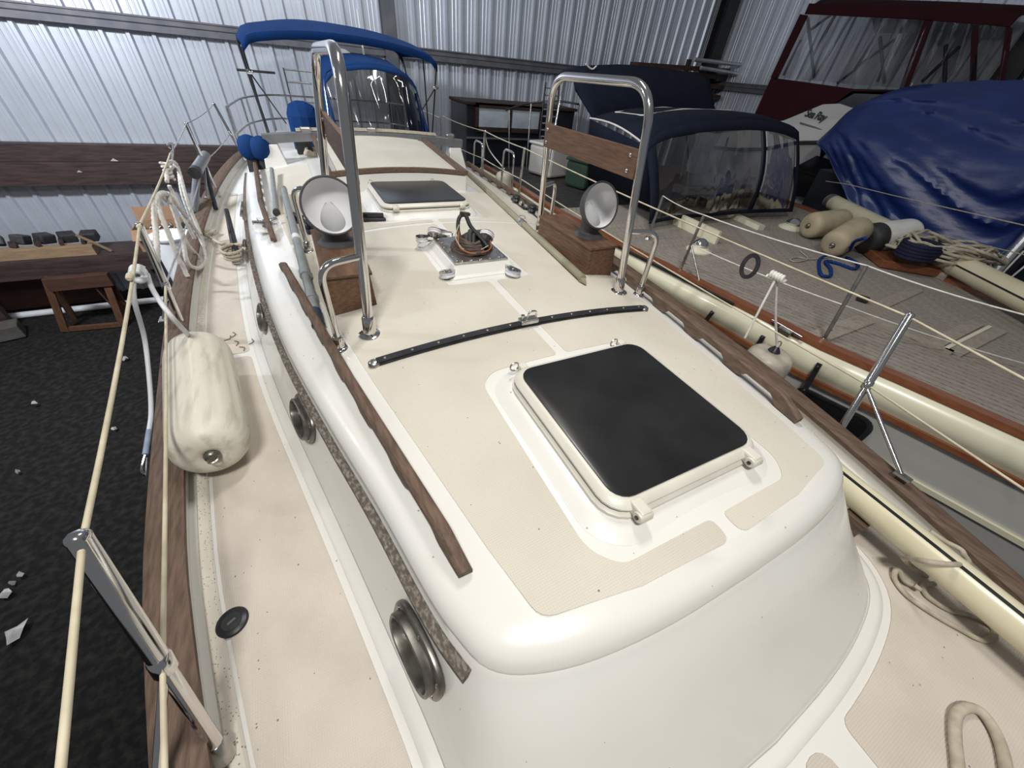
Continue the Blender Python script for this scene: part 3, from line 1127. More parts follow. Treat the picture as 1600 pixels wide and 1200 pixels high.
# ---- opening ports in the cabin sides
def port(s, y, ln=.098, ht=.056):
    # local frame on the cabin side
    def at(yy):
        best = min(range(nS), key=lambda i: abs(bc_[i].y - yy) if bc_[i].x > .7 and bc_[i].y > 0.05 else 9)
        return bc_[best], tc_[best]
    B, T = at(y)
    B2, T2 = at(y + .25)
    ze = roofz(T.x, T.y) - EDGE_DROP
    fz = .53
    c = V((s * (B.x + (T.x - B.x) * (.10 + .9 * fz)), y, .01 + ze * fz))
    tv = V((s * (B2.x - B.x), (B2.y - B.y), 0)).normalized()
    upv = V((s * (T.x - B.x), 0, ze)).normalized()
    upv = (upv - tv * upv.dot(tv)).normalized()
    nv = tv.cross(upv)
    if nv.x * s < 0:
        nv = -nv

    def el(k, d, n=28, p=2.6):
        out = []
        for i in range(n):
            a = 2 * PI * i / n
            ca, sa = math.cos(a), math.sin(a)
            r = (abs(ca) ** p + abs(sa) ** p) ** (-1 / p)
            out.append(c + tv * (ca * r * (ln + k)) + upv * (sa * r * (ht + k)) + nv * d)
        return out
    P = part_empty('port_light', boat, c)
    loft('flange', [el(.022, -.004), el(.022, .006), el(.018, .010), el(-.001, .010)], bronze, P, closed_top=False)
    loft('rim', [el(.004, .008), el(.004, .028), el(.0, .031), el(-.006, .029), el(-.008, .02), el(-.008, -.002)], bronze, P, closed_top=False)
    loft('glass', [el(-.007, -.001), el(-.008, .002)], portglass, P)
    for a in (.5, 1.57, 2.64, 3.64, 4.71, 5.78):
        q = c + tv * math.cos(a) * (ln + .012) * 1.03 + upv * math.sin(a) * (ht + .012) + nv * .009
        lathe('screw', q, q + nv * .004, [(0, .0055), (.7, .0055), (1, .003)], steel2, P, seg=8)


for yy in (.30, 1.25, 2.14, 3.2, 4.2):
    for s in (-1, 1):
        port(s, yy)

# ================================================================== fittings on the sailboat
def foot_plate(c, r, parent, dirn=(0, 0, 1)):
    c = V(c)
    n = V(dirn).normalized()
    p = lathe('foot_plate', c, c + n * .012, [(0, r), (.5, r), (1, r * .8)], steel, parent, seg=18)
    for a in (0.6, 2.7, 4.8):
        q = c + V((math.cos(a) * r * .72, math.sin(a) * r * .72, .0115))
        lathe('screw', q, q + V((0, 0, .003)), [(0, .006), (1, .004)], dark, p, seg=8)
    return p


# ---- mast guard hoops with a teak board, one each side of the mast step
for s in (1, -1):
    G = part_empty('guard_hoop', boat, (s * .67, 1.9, .40))
    f0 = V((s * .67, 1.40, roofz(.67, 1.4)))
    r0 = V((s * .71, 2.38, roofz(.71, 2.4)))
    ft, rt = V((s * .60, 1.47, 1.305)), V((s * .60, 2.27, 1.295))
    tube('hoop_tube', fillet([f0, ft, rt, r0], .15, 10), .0195, steel, G, seg=14)
    for q, t in ((f0, ft), (r0, rt)):
        d = (t - q).normalized()
        lathe('socket', q + d * .004, q + d * .085, [(0, .027), (.9, .0265), (1, .022)], steel, G, seg=16)
        foot_plate(q - V((0, 0, .002)), .047, G)
    # outboard braces
    for q, t, dy in ((f0, ft, -.035), (r0, rt, .06)):
        a = q + (t - q) * .36
        b = V((s * (abs(q.x) + .125), q.y + dy, 0))
        b.z = roofz(b.x, b.y)
        e = V((b.x, b.y, a.z + .005))
        tube('brace_tube', fillet([a, e, b], .07, 8), .0135, steel, G, seg=12)
        lathe('socket', b + V((0, 0, .004)), b + V((0, 0, .06)), [(0, .02), (.9, .02), (1, .016)], steel, G, seg=14)
        foot_plate(b - V((0, 0, .002)), .032, G)
    u0, u1 = f0 + (ft - f0) * .68, r0 + (rt - r0) * .68
    zb0, zb1 = .958, 1.078
    k0, k1 = V((s * .612, u0.y + .012, 0)), V((s * .612, u1.y - .012, 0))
    bd = hexa('back_board', [V((k0.x - .009, k0.y, zb0)), V((k0.x + .009, k0.y, zb0)), V((k1.x + .009, k1.y, zb0)), V((k1.x - .009, k1.y, zb0))],
              [V((k0.x - .009, k0.y, zb1)), V((k0.x + .009, k0.y, zb1)), V((k1.x + .009, k1.y, zb1)), V((k1.x - .009, k1.y, zb1))], boxwood, G, bevel=.003)
    for yy in (k0.y + .045, k1.y - .035):
        for zz in (zb0 + .028, zb1 - .028):
            lathe('bolt', (k0.x - .0105, yy, zz), (k0.x - .016, yy, zz), [(0, .009), (.6, .009), (1, .005)], steel, bd, seg=10)
            lathe('bolt', (k0.x + .0105, yy, zz), (k0.x + .016, yy, zz), [(0, .009), (.6, .009), (1, .005)], steel, bd, seg=10)

# ---- dorade boxes with cowl ventilators
for s in (1, -1):
    x0, x1 = .60, .79
    y0, y1 = 1.63, 2.22
    ztop = .572
    D = part_empty('dorade_vent', boat, (s * .7, 1.93, .4))
    zb = roofz(.79, 2) - .004
    xs = sorted((s * x0, s * x1))
    hexa('box', [(xs[0] - .006, y0 - .006, zb), (xs[1] + .006, y0 - .006, zb), (xs[1] + .006, y1 + .006, zb), (xs[0] - .006, y1 + .006, zb)],
         [(xs[0] + .004, y0 + .004, ztop - .012), (xs[1] - .004, y0 + .004, ztop - .012), (xs[1] - .004, y1 - .004, ztop - .012), (xs[0] + .004, y1 - .004, ztop - .012)], boxwood, D, bevel=.004)
    box('box_lid', (s * (x0 + x1) / 2, (y0 + y1) / 2, ztop - .004), (x1 - x0 + .012, y1 - y0 + .012, .016), boxwood, D, bevel=.004)
    nk = Z(531, 379, ztop) if s < 0 else Z(929, 367, ztop)
    nk = V((s * (abs(nk.x) * .3 + .69 * .7), nk.y, ztop))
    lathe('deck_plate', nk, nk + V((0, 0, .022)), [(0, .092), (.25, .092), (.6, .08), (1, .066)], cowlout, D, seg=24)
    # cowl: upright neck under a round bell that faces the bow
    ax = V((0, -math.cos(.30), math.sin(.30)))
    e1 = V((1, 0, 0))
    e2 = ax.cross(e1)
    mc_ = nk + V((0, -.058, .186))                     # centre of the mouth
    RM, DP = .121, .118

    def low_z(x, y, r0, d0):
        """height where an upright line enters the bell from below"""
        def f(z):
            w = V((x, y, z)) - mc_
            d = -w.dot(ax)
            return (w.length_squared - d * d) / r0 ** 2 + d * d / d0 ** 2 - 1
        za = mc_.z - .2
        while f(za) > 0 and za < mc_.z:
            za += .001
        return za

    def bell(r0, d0, cut):
        nA, nR = 72, 30
        vs, fs, drop = [], [], []
        for k in range(nR + 1):
            t = PI / 2 * k / nR
            for j in range(nA):
                a = 2 * PI * j / nA
                vs.append(mc_ - ax * (d0 * math.sin(t)) + (e1 * math.cos(a) + e2 * math.sin(a)) * (r0 * math.cos(t) + .0004))
        for k in range(nR):
            for j in range(nA):
                f = (k * nA + j, k * nA + (j + 1) % nA, (k + 1) * nA + (j + 1) % nA, (k + 1) * nA + j)
                c = sum((vs[i] for i in f), V((0, 0, 0))) / 4
                (drop if c.z < mc_.z - .02 and math.hypot(c.x - nk.x, c.y - nk.y) < cut else fs).append(f)
        edge_v = set(i for f in drop for i in f) & set(i for f in fs for i in f)
        for i in edge_v:
            d = V((vs[i].x - nk.x, vs[i].y - nk.y, 0))
            d = d.normalized() * cut
            vs[i] = V((nk.x + d.x, nk.y + d.y, low_z(nk.x + d.x, nk.y + d.y, r0, d0)))
        return vs, fs
    vo, fo = bell(RM, DP, .056)
    cw = mesh('cowl', vo, fo, cowlout, D, smooth=True)
    vi, fi = bell(RM - .005, DP - .006, .054)
    mesh('cowl_lining', vi, fi, cowlin, cw, smooth=True)

    def neck(name, r, r0, d0, m, z0):
        n = 40
        ang_ = [2 * PI * i / n for i in range(n)]
        lo = [nk + V((r * 1.12 * math.cos(a), r * 1.12 * math.sin(a), z0)) for a in ang_]
        mid = [nk + V((r * math.cos(a), r * math.sin(a), z0 + .012)) for a in ang_]
        hi = [V((nk.x + r * math.cos(a), nk.y + r * math.sin(a), low_z(nk.x + r * math.cos(a), nk.y + r * math.sin(a), r0, d0) + .0008)) for a in ang_]
        return loft(name, [lo, mid, hi], m, cw, closed_top=False)
    neck('cowl_neck', .0575, RM, DP, cowlout, .012)
    neck('neck_lining', .0535, RM - .005, DP - .006, cowlin, .014)
    rimc = [mc_ + (e1 * math.cos(a) + e2 * math.sin(a)) * (RM - .001) for a in [2 * PI * i / 40 for i in range(40)]]
    tube('cowl_rim', rimc, .0050, cowlout, cw, seg=8, closed=True)

# ---- black genoa track with sliding car
tx0, tx1, tyy = -.68, .655, 1.19
tk = sweep('sheet_track', [(tx0 + (tx1 - tx0) * i / 24, tyy, roofz(tx0 + (tx1 - tx0) * i / 24, 0) + .001) for i in range(25)],
           [(-.017, .0), (.017, .0), (.017, .006), (.010, .009), (.010, .013), (.015, .016), (.015, .020), (-.015, .020), (-.015, .016), (-.010, .013), (-.010, .009), (-.017, .006)], dark, boat)
for i in range(13):
    x = tx0 + .03 + (tx1 - tx0 - .06) * i / 12
    lathe('screw', (x, tyy, roofz(x, 0) + .0205), (x, tyy, roofz(x, 0) + .0225), [(0, .0065), (1, .005)], steel2, tk, seg=8)
for x in (tx0 - .012, tx1 + .012):
    lathe('end_stop', (x, tyy, roofz(x, 0)), (x, tyy, roofz(x, 0) + .022), [(0, .024), (.7, .022), (1, .012)], steel2, tk, seg=14)
xc = Z(828, 505, .47).x
car = box('track_car', (xc, tyy, roofz(xc, 0) + .026), (.085, .042, .020), steel2, boat, bevel=.004)
tube('car_eye', fillet([(xc - .004, tyy, roofz(xc, 0) + .034), (xc - .004, tyy, roofz(xc, 0) + .068), (xc + .036, tyy, roofz(xc, 0) + .068), (xc + .036, tyy, roofz(xc, 0) + .034)], .018, 6), .0045, steel, car, seg=8)
lathe('car_pin', (xc - .03, tyy, roofz(xc, 0) + .034), (xc - .03, tyy, roofz(xc, 0) + .056), [(0, .005), (.7, .005), (.75, .009), (1, .009)], steel, car, seg=10)

# ---- mast step with plate, wiring and turning blocks
ms = part_empty('mast_step', boat, (0, 1.95, .45))
zt = .495
loft('pad', [[(x, y, roofz(x, y) - .003) for x, y in rrect(-.005, 1.955, .205, .255, .03)], [(x, y, roofz(x, y) + .006) for x, y in rrect(-.005, 1.955, .203, .253, .03)],
             [(x, y, .462) for x, y in rrect(-.005, 1.955, .185, .235, .02)], [(x, y, zt) for x, y in rrect(-.005, 1.955, .165, .205, .02)]], gel, ms, smooth=False)
plate = box('step_plate', (-.005, 1.965, zt + .006), (.31, .385, .012), steel2, ms, bevel=.003)
for sx in (-1, 1):
    for i in range(6):
        lathe('bolt', (sx * .135 - .005, 1.80 + .065 * i, zt + .012), (sx * .135 - .005, 1.80 + .065 * i, zt + .019), [(0, .009), (.7, .009), (1, .005)], steel, plate, seg=8)
for i in range(5):
    lathe('bolt', (-.115 + .055 * i, 1.79, zt + .012), (-.115 + .055 * i, 1.79, zt + .019), [(0, .009), (.7, .009), (1, .005)], steel, plate, seg=8)
random.seed(11)
wc = V((.0, 1.94, zt + .02))
runs = []
for k in range(5):
    r = .105 - .010 * k
    runs.append([wc + V((math.cos(a) * r * 1.05, math.sin(a) * r, .012 * k + .008 * math.sin(3 * a + k))) for a in [-.4 + i * .42 for i in range(14)]])
tubes('cable_coil', runs, .012, wire_b, ms, seg=7)
arch = cat([wc + V((-.06, -.02, .02)), wc + V((-.07, .03, .09)), wc + V((-.055, .05, .15)), wc + V((-.02, .05, .16)), wc + V((.0, .02, .11)), wc + V((.05, -.03, .05)), wc + V((.07, -.06, .02))], 6)
tube('taped_cable', arch, .011, rubber, ms, seg=8)
tubes('taped_cable', [cat([wc + V((-.05 + .02 * k, -.05, .015)), wc + V((-.03 + .02 * k, .0, .07 + .02 * (k % 2))), wc + V((.02 + .02 * k, .03, .05)), wc + V((.06, .03 - .03 * k, .02))], 6) for k in range(3)], .014, rubber, ms, seg=8)
tube('orange_wire', cat([wc + V((-.07, .02, .09)), wc + V((-.09, -.04, .03)), wc + V((-.05, -.10, .012)), wc + V((.03, -.105, .012)), wc + V((.09, -.06, .012)), wc + V((.115, .0, .03))], 6), .004, wire_o, ms, seg=6)
tube('pale_wire', cat([wc + V((-.065, .03, .12)), wc + V((-.095, .0, .06)), wc + V((-.07, -.07, .02)), wc + V((.0, -.095, .02)), wc + V((.07, -.07, .03))], 6), .003, ropeb, ms, seg=6)
hk = wc + V((-.03, .055, .155))
box('tape_flag', hk + V((.01, 0, .012)), (.06, .02, .016), wire_b, ms, rot=(.1, .2, .2), bevel=.003)
lathe('electrical_plug', wc + V((.045, .03, .035)), wc + V((.085, -.03, .055)), [(0, .022), (.1, .03), (.8, .03), (.85, .026), (.9, .02), (1, .018)], rubber, ms, seg=16)


def turning_block(c, ang, tilt=.25, r=.042):
    c = V(c)
    B = part_empty('turning_block', boat, c)
    d = V((math.cos(ang), math.sin(ang), 0))
    side = V((-d.y, d.x, 0))
    n = (V((0, 0, 1)) * math.cos(tilt) + side * math.sin(tilt)).normalized()
    lathe('sheave', c - n * .012, c + n * .010, [(0, r), (.2, r), (.5, r * .84), (.8, r), (1, r)], white, B, seg=20)
    for k in (-.0155, .0125):
        o = c + n * k
        e1 = d
        e2 = n.cross(d)
        out = []
        for i in range(16):
            a = PI / 2 + PI * i / 15
            out.append(o + e1 * math.cos(a) * r * .97 + e2 * math.sin(a) * r * .97)
        out += [o + e1 * r * 1.75 - e2 * r * .25, o + e1 * r * 1.75 + e2 * r * .25]
        q = len(out)
        mesh('cheek', [p for p in out] + [p + n * .003 for p in out], [tuple(range(q))[::-1], tuple(range(q, 2 * q))] + [(i, (i + 1) % q, q + (i + 1) % q, q + i) for i in range(q)], steel, B)
        for j in range(5):
            a = 2 * PI * j / 5
            h = o + e1 * math.cos(a) * r * .5 + e2 * math.sin(a) * r * .5 + n * (.0032 if k > 0 else -.0002)
            lathe('cheek_hole', h, h + n * .0006, [(0, r * .16), (1, r * .16)], dark, B, seg=8)
    ep = c + d * r * 1.7
    tube('shackle', fillet([ep + n * .012, ep + d * .03 + n * .012, ep + d * .03 - n * .012, ep - n * .012], .01, 5), .004, steel, B, seg=8)
    lathe('axle', c + n * .015, c + n * .020, [(0, .010), (1, .008)], steel, B, seg=10)


zr = lambda p: V((p.x, p.y, roofz(p.x, p.y) + .022))
turning_block(zr(Z(699, 427, .47)), .45)
turning_block(zr(Z(802, 425, .47)), 1.7, -.2)
turning_block(V((-.155, 2.13, zt + .05)), -.5, .75)
turning_block(V((.125, 2.02, zt + .05)), 2.4, -.9, .044)
turning_block(V((-.225, 2.16, roofz(.2, 2) + .06)), -.1, .1, .036)

# ---- cleats and fittings on the roof
for (px, py, a) in ((418, 356, 1.2),):
    p = Z(px, py, .34)
    p.z = roofz(p.x, p.y)
    C_ = part_empty('roof_cleat', boat, p)
    lathe('pad', p, p + V((0, 0, .012)), [(0, .09), (.7, .085), (1, .07)], gel, C_, seg=20)
    tube('horn', cat([p + V((-.07, -.03, .05)), p + V((-.02, -.01, .04)), p + V((.02, .01, .04)), p + V((.07, .03, .05))], 5), .014, steel, C_, seg=10)
    tube('horn', cat([p + V((-.05, .04, .045)), p + V((0, .03, .03)), p + V((.03, -.05, .045))], 5), .014, steel, C_, seg=10)
    lathe('post', p + V((0, 0, .01)), p + V((0, 0, .045)), [(0, .03), (1, .02)], steel, C_, seg=12)
for (px, py) in ((810, 320), (835, 336)):
    p = Z(px, py, .36)
    p.z = roofz(p.x, p.y)
    C_ = part_empty('lead_block', boat, p)
    box('lead_track', p + V((0, 0, .01)), (.035, .34, .018), dark, C_, rot=(0, 0, -.12), bevel=.004)
    lathe('lead_sheave', p + V((0, .05, .018)), p + V((0, .05, .07)), [(0, .035), (.2, .04), (.5, .032), (.8, .04), (1, .03)], dark, C_, seg=16)
    box('lead_post', p + V((0, -.06, .03)), (.04, .05, .04), steel, C_, bevel=.008)
for (px, py, rz) in ((462, 335, .5), (480, 352, .3), (585, 348, 1.35)):
    p = Z(px, py, .42)
    p.z = roofz(p.x, p.y)
    C_ = part_empty('clam_cleat', boat, p)
    box('cleat_base', p + V((0, 0, .012)), (.06, .16, .022), dark, C_, rot=(0, 0, rz), bevel=.006)
    box('cleat_jaw', p + V((.012, 0, .035)), (.018, .11, .03), dark, C_, rot=(0, .3, rz), bevel=.005)
    box('cleat_jaw', p + V((-.018, .01, .035)), (.018, .11, .03), dark, C_, rot=(0, -.3, rz), bevel=.005)

# ---- deck filler plate
p = Z(363, 972, .006)
fp = lathe('deck_filler', (p.x, p.y, .003), (p.x, p.y, .012), [(0, .041), (.6, .041), (1, .037)], dark, boat, seg=28)
lathe('filler_ring', (p.x, p.y, .012), (p.x, p.y, .0135), [(0, .026), (1, .025)], rubber, fp, seg=24)
box('filler_slot', (p.x, p.y, .0138), (.022, .006, .001), steel2, fp, rot=(0, 0, .5))
p = Z(1375, 1000, 0)

# ---- stanchions, lifelines
def stanchion(b, t, r=.0155, brace=None, knob=True, collar=.5):
    b, t = V(b), V(t)
    S = part_empty('stanchion', boat, b)
    d = (t - b).normalized()
    mid = b.lerp(t, collar)
    tube('tube', [b, mid], r * .92, steel, S, seg=14)
    tube('upper_tube', [mid - d * .01, t], r * 1.1, steel, S, seg=14)
    lathe('cap', t - d * .006, t + d * .014, [(0, r * 1.12), (.35, r * 1.15), (.7, r * .95), (1, r * .4)], steel, S, seg=14)
    lathe('collar', mid - d * .022, mid + d * .022, [(0, r * 1.12), (.1, r * 1.28), (.9, r * 1.28), (1, r * 1.12)], steel, S, seg=14)
    lathe('base_socket', b - d * .004, b + d * .05, [(0, r * 1.45), (.8, r * 1.35), (1, r)], steel2, S, seg=14)
    if brace is not None:
        q = V(brace)
        tube('brace', [mid - d * .01, q], r * .55, steel, S, seg=10)
        box('brace_foot', q + V((0, 0, .004)), (.035, .06, .012), steel2, S, bevel=.003)
    return mid


sL1b, sL1t = Z(350, 1182, .012), Z(122, 840, .60)
m1 = stanchion(sL1b, sL1t, .0165, Z(243, 1235, .125), collar=.49)
sL2b, sL2t = Z(292, 523, .01), X(218, 352, -1.50)
m2 = stanchion(sL2b, sL2t, .015, Z(256, 500, .13))
sL3t = X(291, 193, -1.62)
sL3b = V((-1.60, sL3t.y + .06, .01))
m3 = stanchion(sL3b, sL3t, .015, V((-1.62, sL3t.y - .45, .125)))
sL4t, sL4b = V((-1.55, 7.0, .64)), V((-1.42, 7.0, .01))
m4 = stanchion(sL4b, sL4t, .014)
sR1b, sR1t = Z(1305, 684, .012), Z(1422, 492, .58)
m1r = stanchion(sR1b, sR1t, .0165, Z(1410, 745, .125), collar=.45)
sR2t = X(820, 232, 1.58)
sR2b = V((1.56, sR2t.y + .02, .01))
m2r = stanchion(sR2b, sR2t, .015)
sR3t = X(758, 205, 1.58)
sR3b = V((1.55, sR3t.y, .01))
m3r = stanchion(sR3b, sR3t, .015)


def lifeline(name, pts, r=.0055):
    return tube(name, pts, r, vline, boat, seg=8)


def sagged(a, b, sag, n=8):
    return [a.lerp(b, i / n) - V((0, 0, sag * 4 * (i / n) * (1 - i / n))) for i in range(n + 1)]


bowL = V((-.88, -1.6, .62))
hang = X(266, 240, -1.60)
lifeline('lifeline', sagged(bowL, sL1t - V((0, 0, .012)), .01) + sagged(sL1t - V((0, 0, .012)), sL2t, .015)[1:] + sagged(sL2t, hang, .01)[1:], .0056)
tube('lifeline_wire', sagged(hang, sL3t, .01) + sagged(sL3t, sL4t, .02)[1:], .0045, steel2, boat, seg=6)
for (px, py, xx) in ((206, 492, -1.43), (222, 352, -1.5)):
    c_ = sL1t.lerp(sL2t, .66 if py > 400 else .99)
    d_ = (sL2t - sL1t).normalized()
    lathe('lifeline_splice', c_ - d_ * .022, c_ + d_ * .022, [(0, .0065), (.2, .011), (.45, .011), (.5, .008), (.55, .011), (.8, .011), (1, .0065)], vline, boat, seg=10)
lifeline('lifeline', sagged(V((-.93, -1.6, .34)), m1, .005) + sagged(m1, m2, .01)[1:], .0056)
tube('lifeline_wire', sagged(m2, m3, .02) + sagged(m3, m4, .02)[1:], .0045, steel2, boat, seg=6)
rh = part_empty('rod_holder', boat, sL3b)
ra_, rb_ = X(309, 256, -1.66), X(303, 335, -1.70)
tube('holder_tube', [ra_, rb_], .032, greyal, rh, seg=14)
tube('side_arm', [X(321, 243, -1.62), X(306, 268, -1.60)], .045, greyal, rh, seg=14)
tube('arm_mouth', [X(306, 267, -1.60), X(304, 271, -1.598)], .047, rubber, rh, seg=14)
tube('holder_stay', [X(318, 252, -1.62), X(337, 326, -1.58)], .02, dark, rh, seg=10)
bowR = V((.95, -1.6, .62))
lifeline('lifeline', sagged(bowR, sR1t - V((0, 0, .01)), .01) + sagged(sR1t - V((0, 0, .01)), sR2t, .02)[1:] + sagged(sR2t, sR3t, .01)[1:] + sagged(sR3t, V((1.5, 7.0, .64)), .02)[1:])
lifeline('lifeline', sagged(V((1.0, -1.6, .34)), m1r, .005) + sagged(m1r, sR2t.lerp(sR2b, .5), .02)[1:] + sagged(sR2t.lerp(sR2b, .5), m3r, .01)[1:] + sagged(m3r, V((1.46, 7.0, .34)), .02)[1:], .0055)
# splice collars on the port lifeline

# gate loops beyond the second stanchion
for (x, yy, h) in ((1.57, 4.65, .55), (1.56, 5.6, .5)):
    g = fillet([V((x, yy - .12, .1)), V((x, yy - .12, h)), V((x, yy + .16, h)), V((x, yy + .2, .1))], .07, 5)
    tube('gate_hoop', g, .013, steel, boat, seg=10)

# ---- traveller bridge in front of the spray hood
tv = part_empty('traveller', boat, (0, 4.9, .4))
for xx in (-.955, .965):
    hexa('plinth', [(xx - .11, 4.80, roofz(xx, 5) - .02), (xx + .10, 4.80, roofz(xx, 5) - .02), (xx + .10, 5.02, roofz(xx, 5) - .02), (xx - .11, 5.02, roofz(xx, 5) - .02)],
         [(xx - .085, 4.85, .54), (xx + .05, 4.85, .54), (xx + .05, 4.98, .54), (xx - .085, 4.98, .54)], gel, tv, bevel=.006)
bp_ = [(x, 4.91, .585 + .045 * (1 - (x / 1.02) ** 2)) for x in [-1.02 + 2.06 * i / 20 for i in range(21)]]
sweep('beam', bp_, [(-.04, -.045), (.04, -.045), (.045, .03), (.02, .035), (-.02, .035), (-.045, .03)], greyal, tv)
tubes('traveller_line', [[V(p) + V((0, d, .045 + .006 * k)) for p in bp_[3:18]] for k, d in enumerate((-.02, .0, .022))], .007, ropeb, tv, seg=6)
for xx in (-.62, .02, .90):
    z = .585 + .045 * (1 - (xx / 1.02) ** 2) + .05
    box('traveller_block', (xx, 4.91, z), (.10, .06, .05), steel2, tv, bevel=.012)

# ---- sheet winches in blue covers
for (px, py, yy) in ((390, 229, 5.05), (409, 231, 5.0)):
    p = Z(px, py, .50)
    W_ = part_empty('sheet_winch', boat, (p.x, p.y, .3))
    lathe('winch_base', (p.x, p.y, .24), (p.x, p.y, .42), [(0, .09), (.2, .075), (1, .06)], dark, W_, seg=18)
    lathe('winch_cover', (p.x, p.y, .40), (p.x, p.y, .60), [(0, .07), (.12, .095), (.4, .105), (.7, .098), (.9, .07), (1, .02)], blue, W_, seg=22)
# instrument and rope tails beside the port plinth
pz = Z(470, 240, .40)
tube('rope_tail', cat([(pz.x + .12 + .09 * math.cos(i * .8) * (1 - i * .01), pz.y - .14 + .12 * math.sin(i * .8), roofz(.7, 4) + .02 + .0015 * i) for i in range(30)], 3), .010, ropeb, boat, seg=7)
box('rope_organiser', (pz.x + .05, pz.y, .47), (.16, .12, .14), dark, boat, bevel=.01)

# ---- cockpit behind the cabin
hexa('cockpit_coaming', [(-1.2, 5.5, .0), (1.2, 5.5, .0), (1.0, 8.0, 0), (-1.0, 8.0, 0)], [(-1.12, 5.5, .26), (1.12, 5.5, .26), (.95, 8.0, .24), (-.95, 8.0, .24)], gel, boat, bevel=.01)

# ---- spray hood (dodger)
dg = part_empty('spray_hood', boat, (.19, 5.5, .45))


def arch_pts(xa, xb, y, z0, z1, corner, yb=None, n=5):
    yb = y if yb is None else yb
    return fillet([V((xa, yb, z0)), V((xa + .05, y, z1 - .05)), V((xa + .25, y, z1 + .02)), V(((xa + xb) / 2, y, z1 + .06)), V((xb - .22, y, z1 + .02)), V((xb - .10, y, z1 - .07)), V((xb, yb, z0))], corner, n)


def resample(pts, n):
    L = [0]
    for a, b in zip(pts, pts[1:]):
        L.append(L[-1] + (b - a).length)
    out = []
    for i in range(n):
        s = L[-1] * i / (n - 1)
        for k in range(len(pts) - 1):
            if s <= L[k + 1] + 1e-9:
                t = (s - L[k]) / max(1e-9, L[k + 1] - L[k])
                out.append(pts[k].lerp(pts[k + 1], t))
                break
    return out


def skin(name, rows, m, parent, thick=.006):
    k = len(rows[0])
    vs, fs = [], []
    for r in rows:
        vs += r
    for i in range(len(rows) - 1):
        for j in range(k - 1):
            fs.append((i * k + j, i * k + j + 1, (i + 1) * k + j + 1, (i + 1) * k + j))
    o = mesh(name, vs, fs, m, parent, smooth=True)
    if thick:
        md = o.modifiers.new('thickness', 'SOLIDIFY')
        md.thickness = thick
        md.offset = 0
    return o


ND = 33
A1 = resample(arch_pts(-.36, .76, 5.42, .55, 1.16, .12, 5.22), ND)
A2 = resample(arch_pts(-.40, .80, 6.3, .50, 1.23, .14, 6.4), ND)
skin('hood_top', [[A1[j].lerp(A2[j], t) for j in range(ND)] for t in (0, .25, .5, .75, 1)], blue, dg)
# front: fabric border and one-piece clear window
def front_pt(u, v):
    # u across 0..1, v up 0..1 ; base on the roof, head on the arch
    top = A1[int(round(6 + u * (ND - 13)))]
    bx = -.34 + u * 1.10
    bot = V((bx, 5.15, roofz(bx, 5) + .05))
    return bot.lerp(top, v) + V((0, -.05 * math.sin(PI * u) - .03 * math.sin(PI * v), 0))


US = [i / 24 for i in range(25)]
def sub(u0, u1, v0, v1, nu=12, nv=8, wav=0.0):
    return [[front_pt(u0 + (u1 - u0) * i / nu, v0 + (v1 - v0) * j / nv) + V((0, wav * math.sin(9 * (u0 + (u1 - u0) * i / nu) * PI + 1.5 * j / nv), 0)) for i in range(nu + 1)] for j in range(nv + 1)]


skin('hood_front_hem', sub(0, 1, 0, .16, 16, 2), blue, dg)
skin('hood_front_edge', sub(0, .06, .16, 1, 2, 8), blue, dg)
skin('hood_front_edge', sub(.95, 1, .16, 1, 2, 8), blue, dg)
skin('hood_front_header', sub(.06, .95, .94, 1, 14, 2), blue, dg)
skin('hood_window', sub(.06, .95, .16, .94, 60, 14, .016), vinyl, dg, thick=0)
tube('hood_bow', [p + V((0, .02, -.015)) for p in A1], .011, steel, dg, seg=8)
for i in range(7):
    q = front_pt(.05 + .15 * i, .06) + V((0, -.01, 0))
    lathe('snap_fastener', q, q + V((0, -.006, .002)), [(0, .01), (1, .006)], steel, dg, seg=8)
# folded blue cockpit cushion cover to port of the hood
pc = V((-.58, 5.65, .5))
box('cockpit_cover', (pc.x, pc.y + .25, .50), (.34, .42, .62), blue, boat, bevel=.13)

# ---- bimini awning over the cockpit
bi = part_empty('bimini', boat, (.1, 7.0, .3))
NB = 29


def bow_arch(x0, x1, y, zs, zc, drop):
    out = []
    for i in range(NB):
        u = i / (NB - 1)
        x = x0 + (x1 - x0) * u
        e = abs(2 * u - 1)
        z = zs + (zc - zs) * (1 - e ** 2.2) - drop * max(0, (e - .9) / .1) ** 1.5
        out.append(V((x, y, z)))
    return out


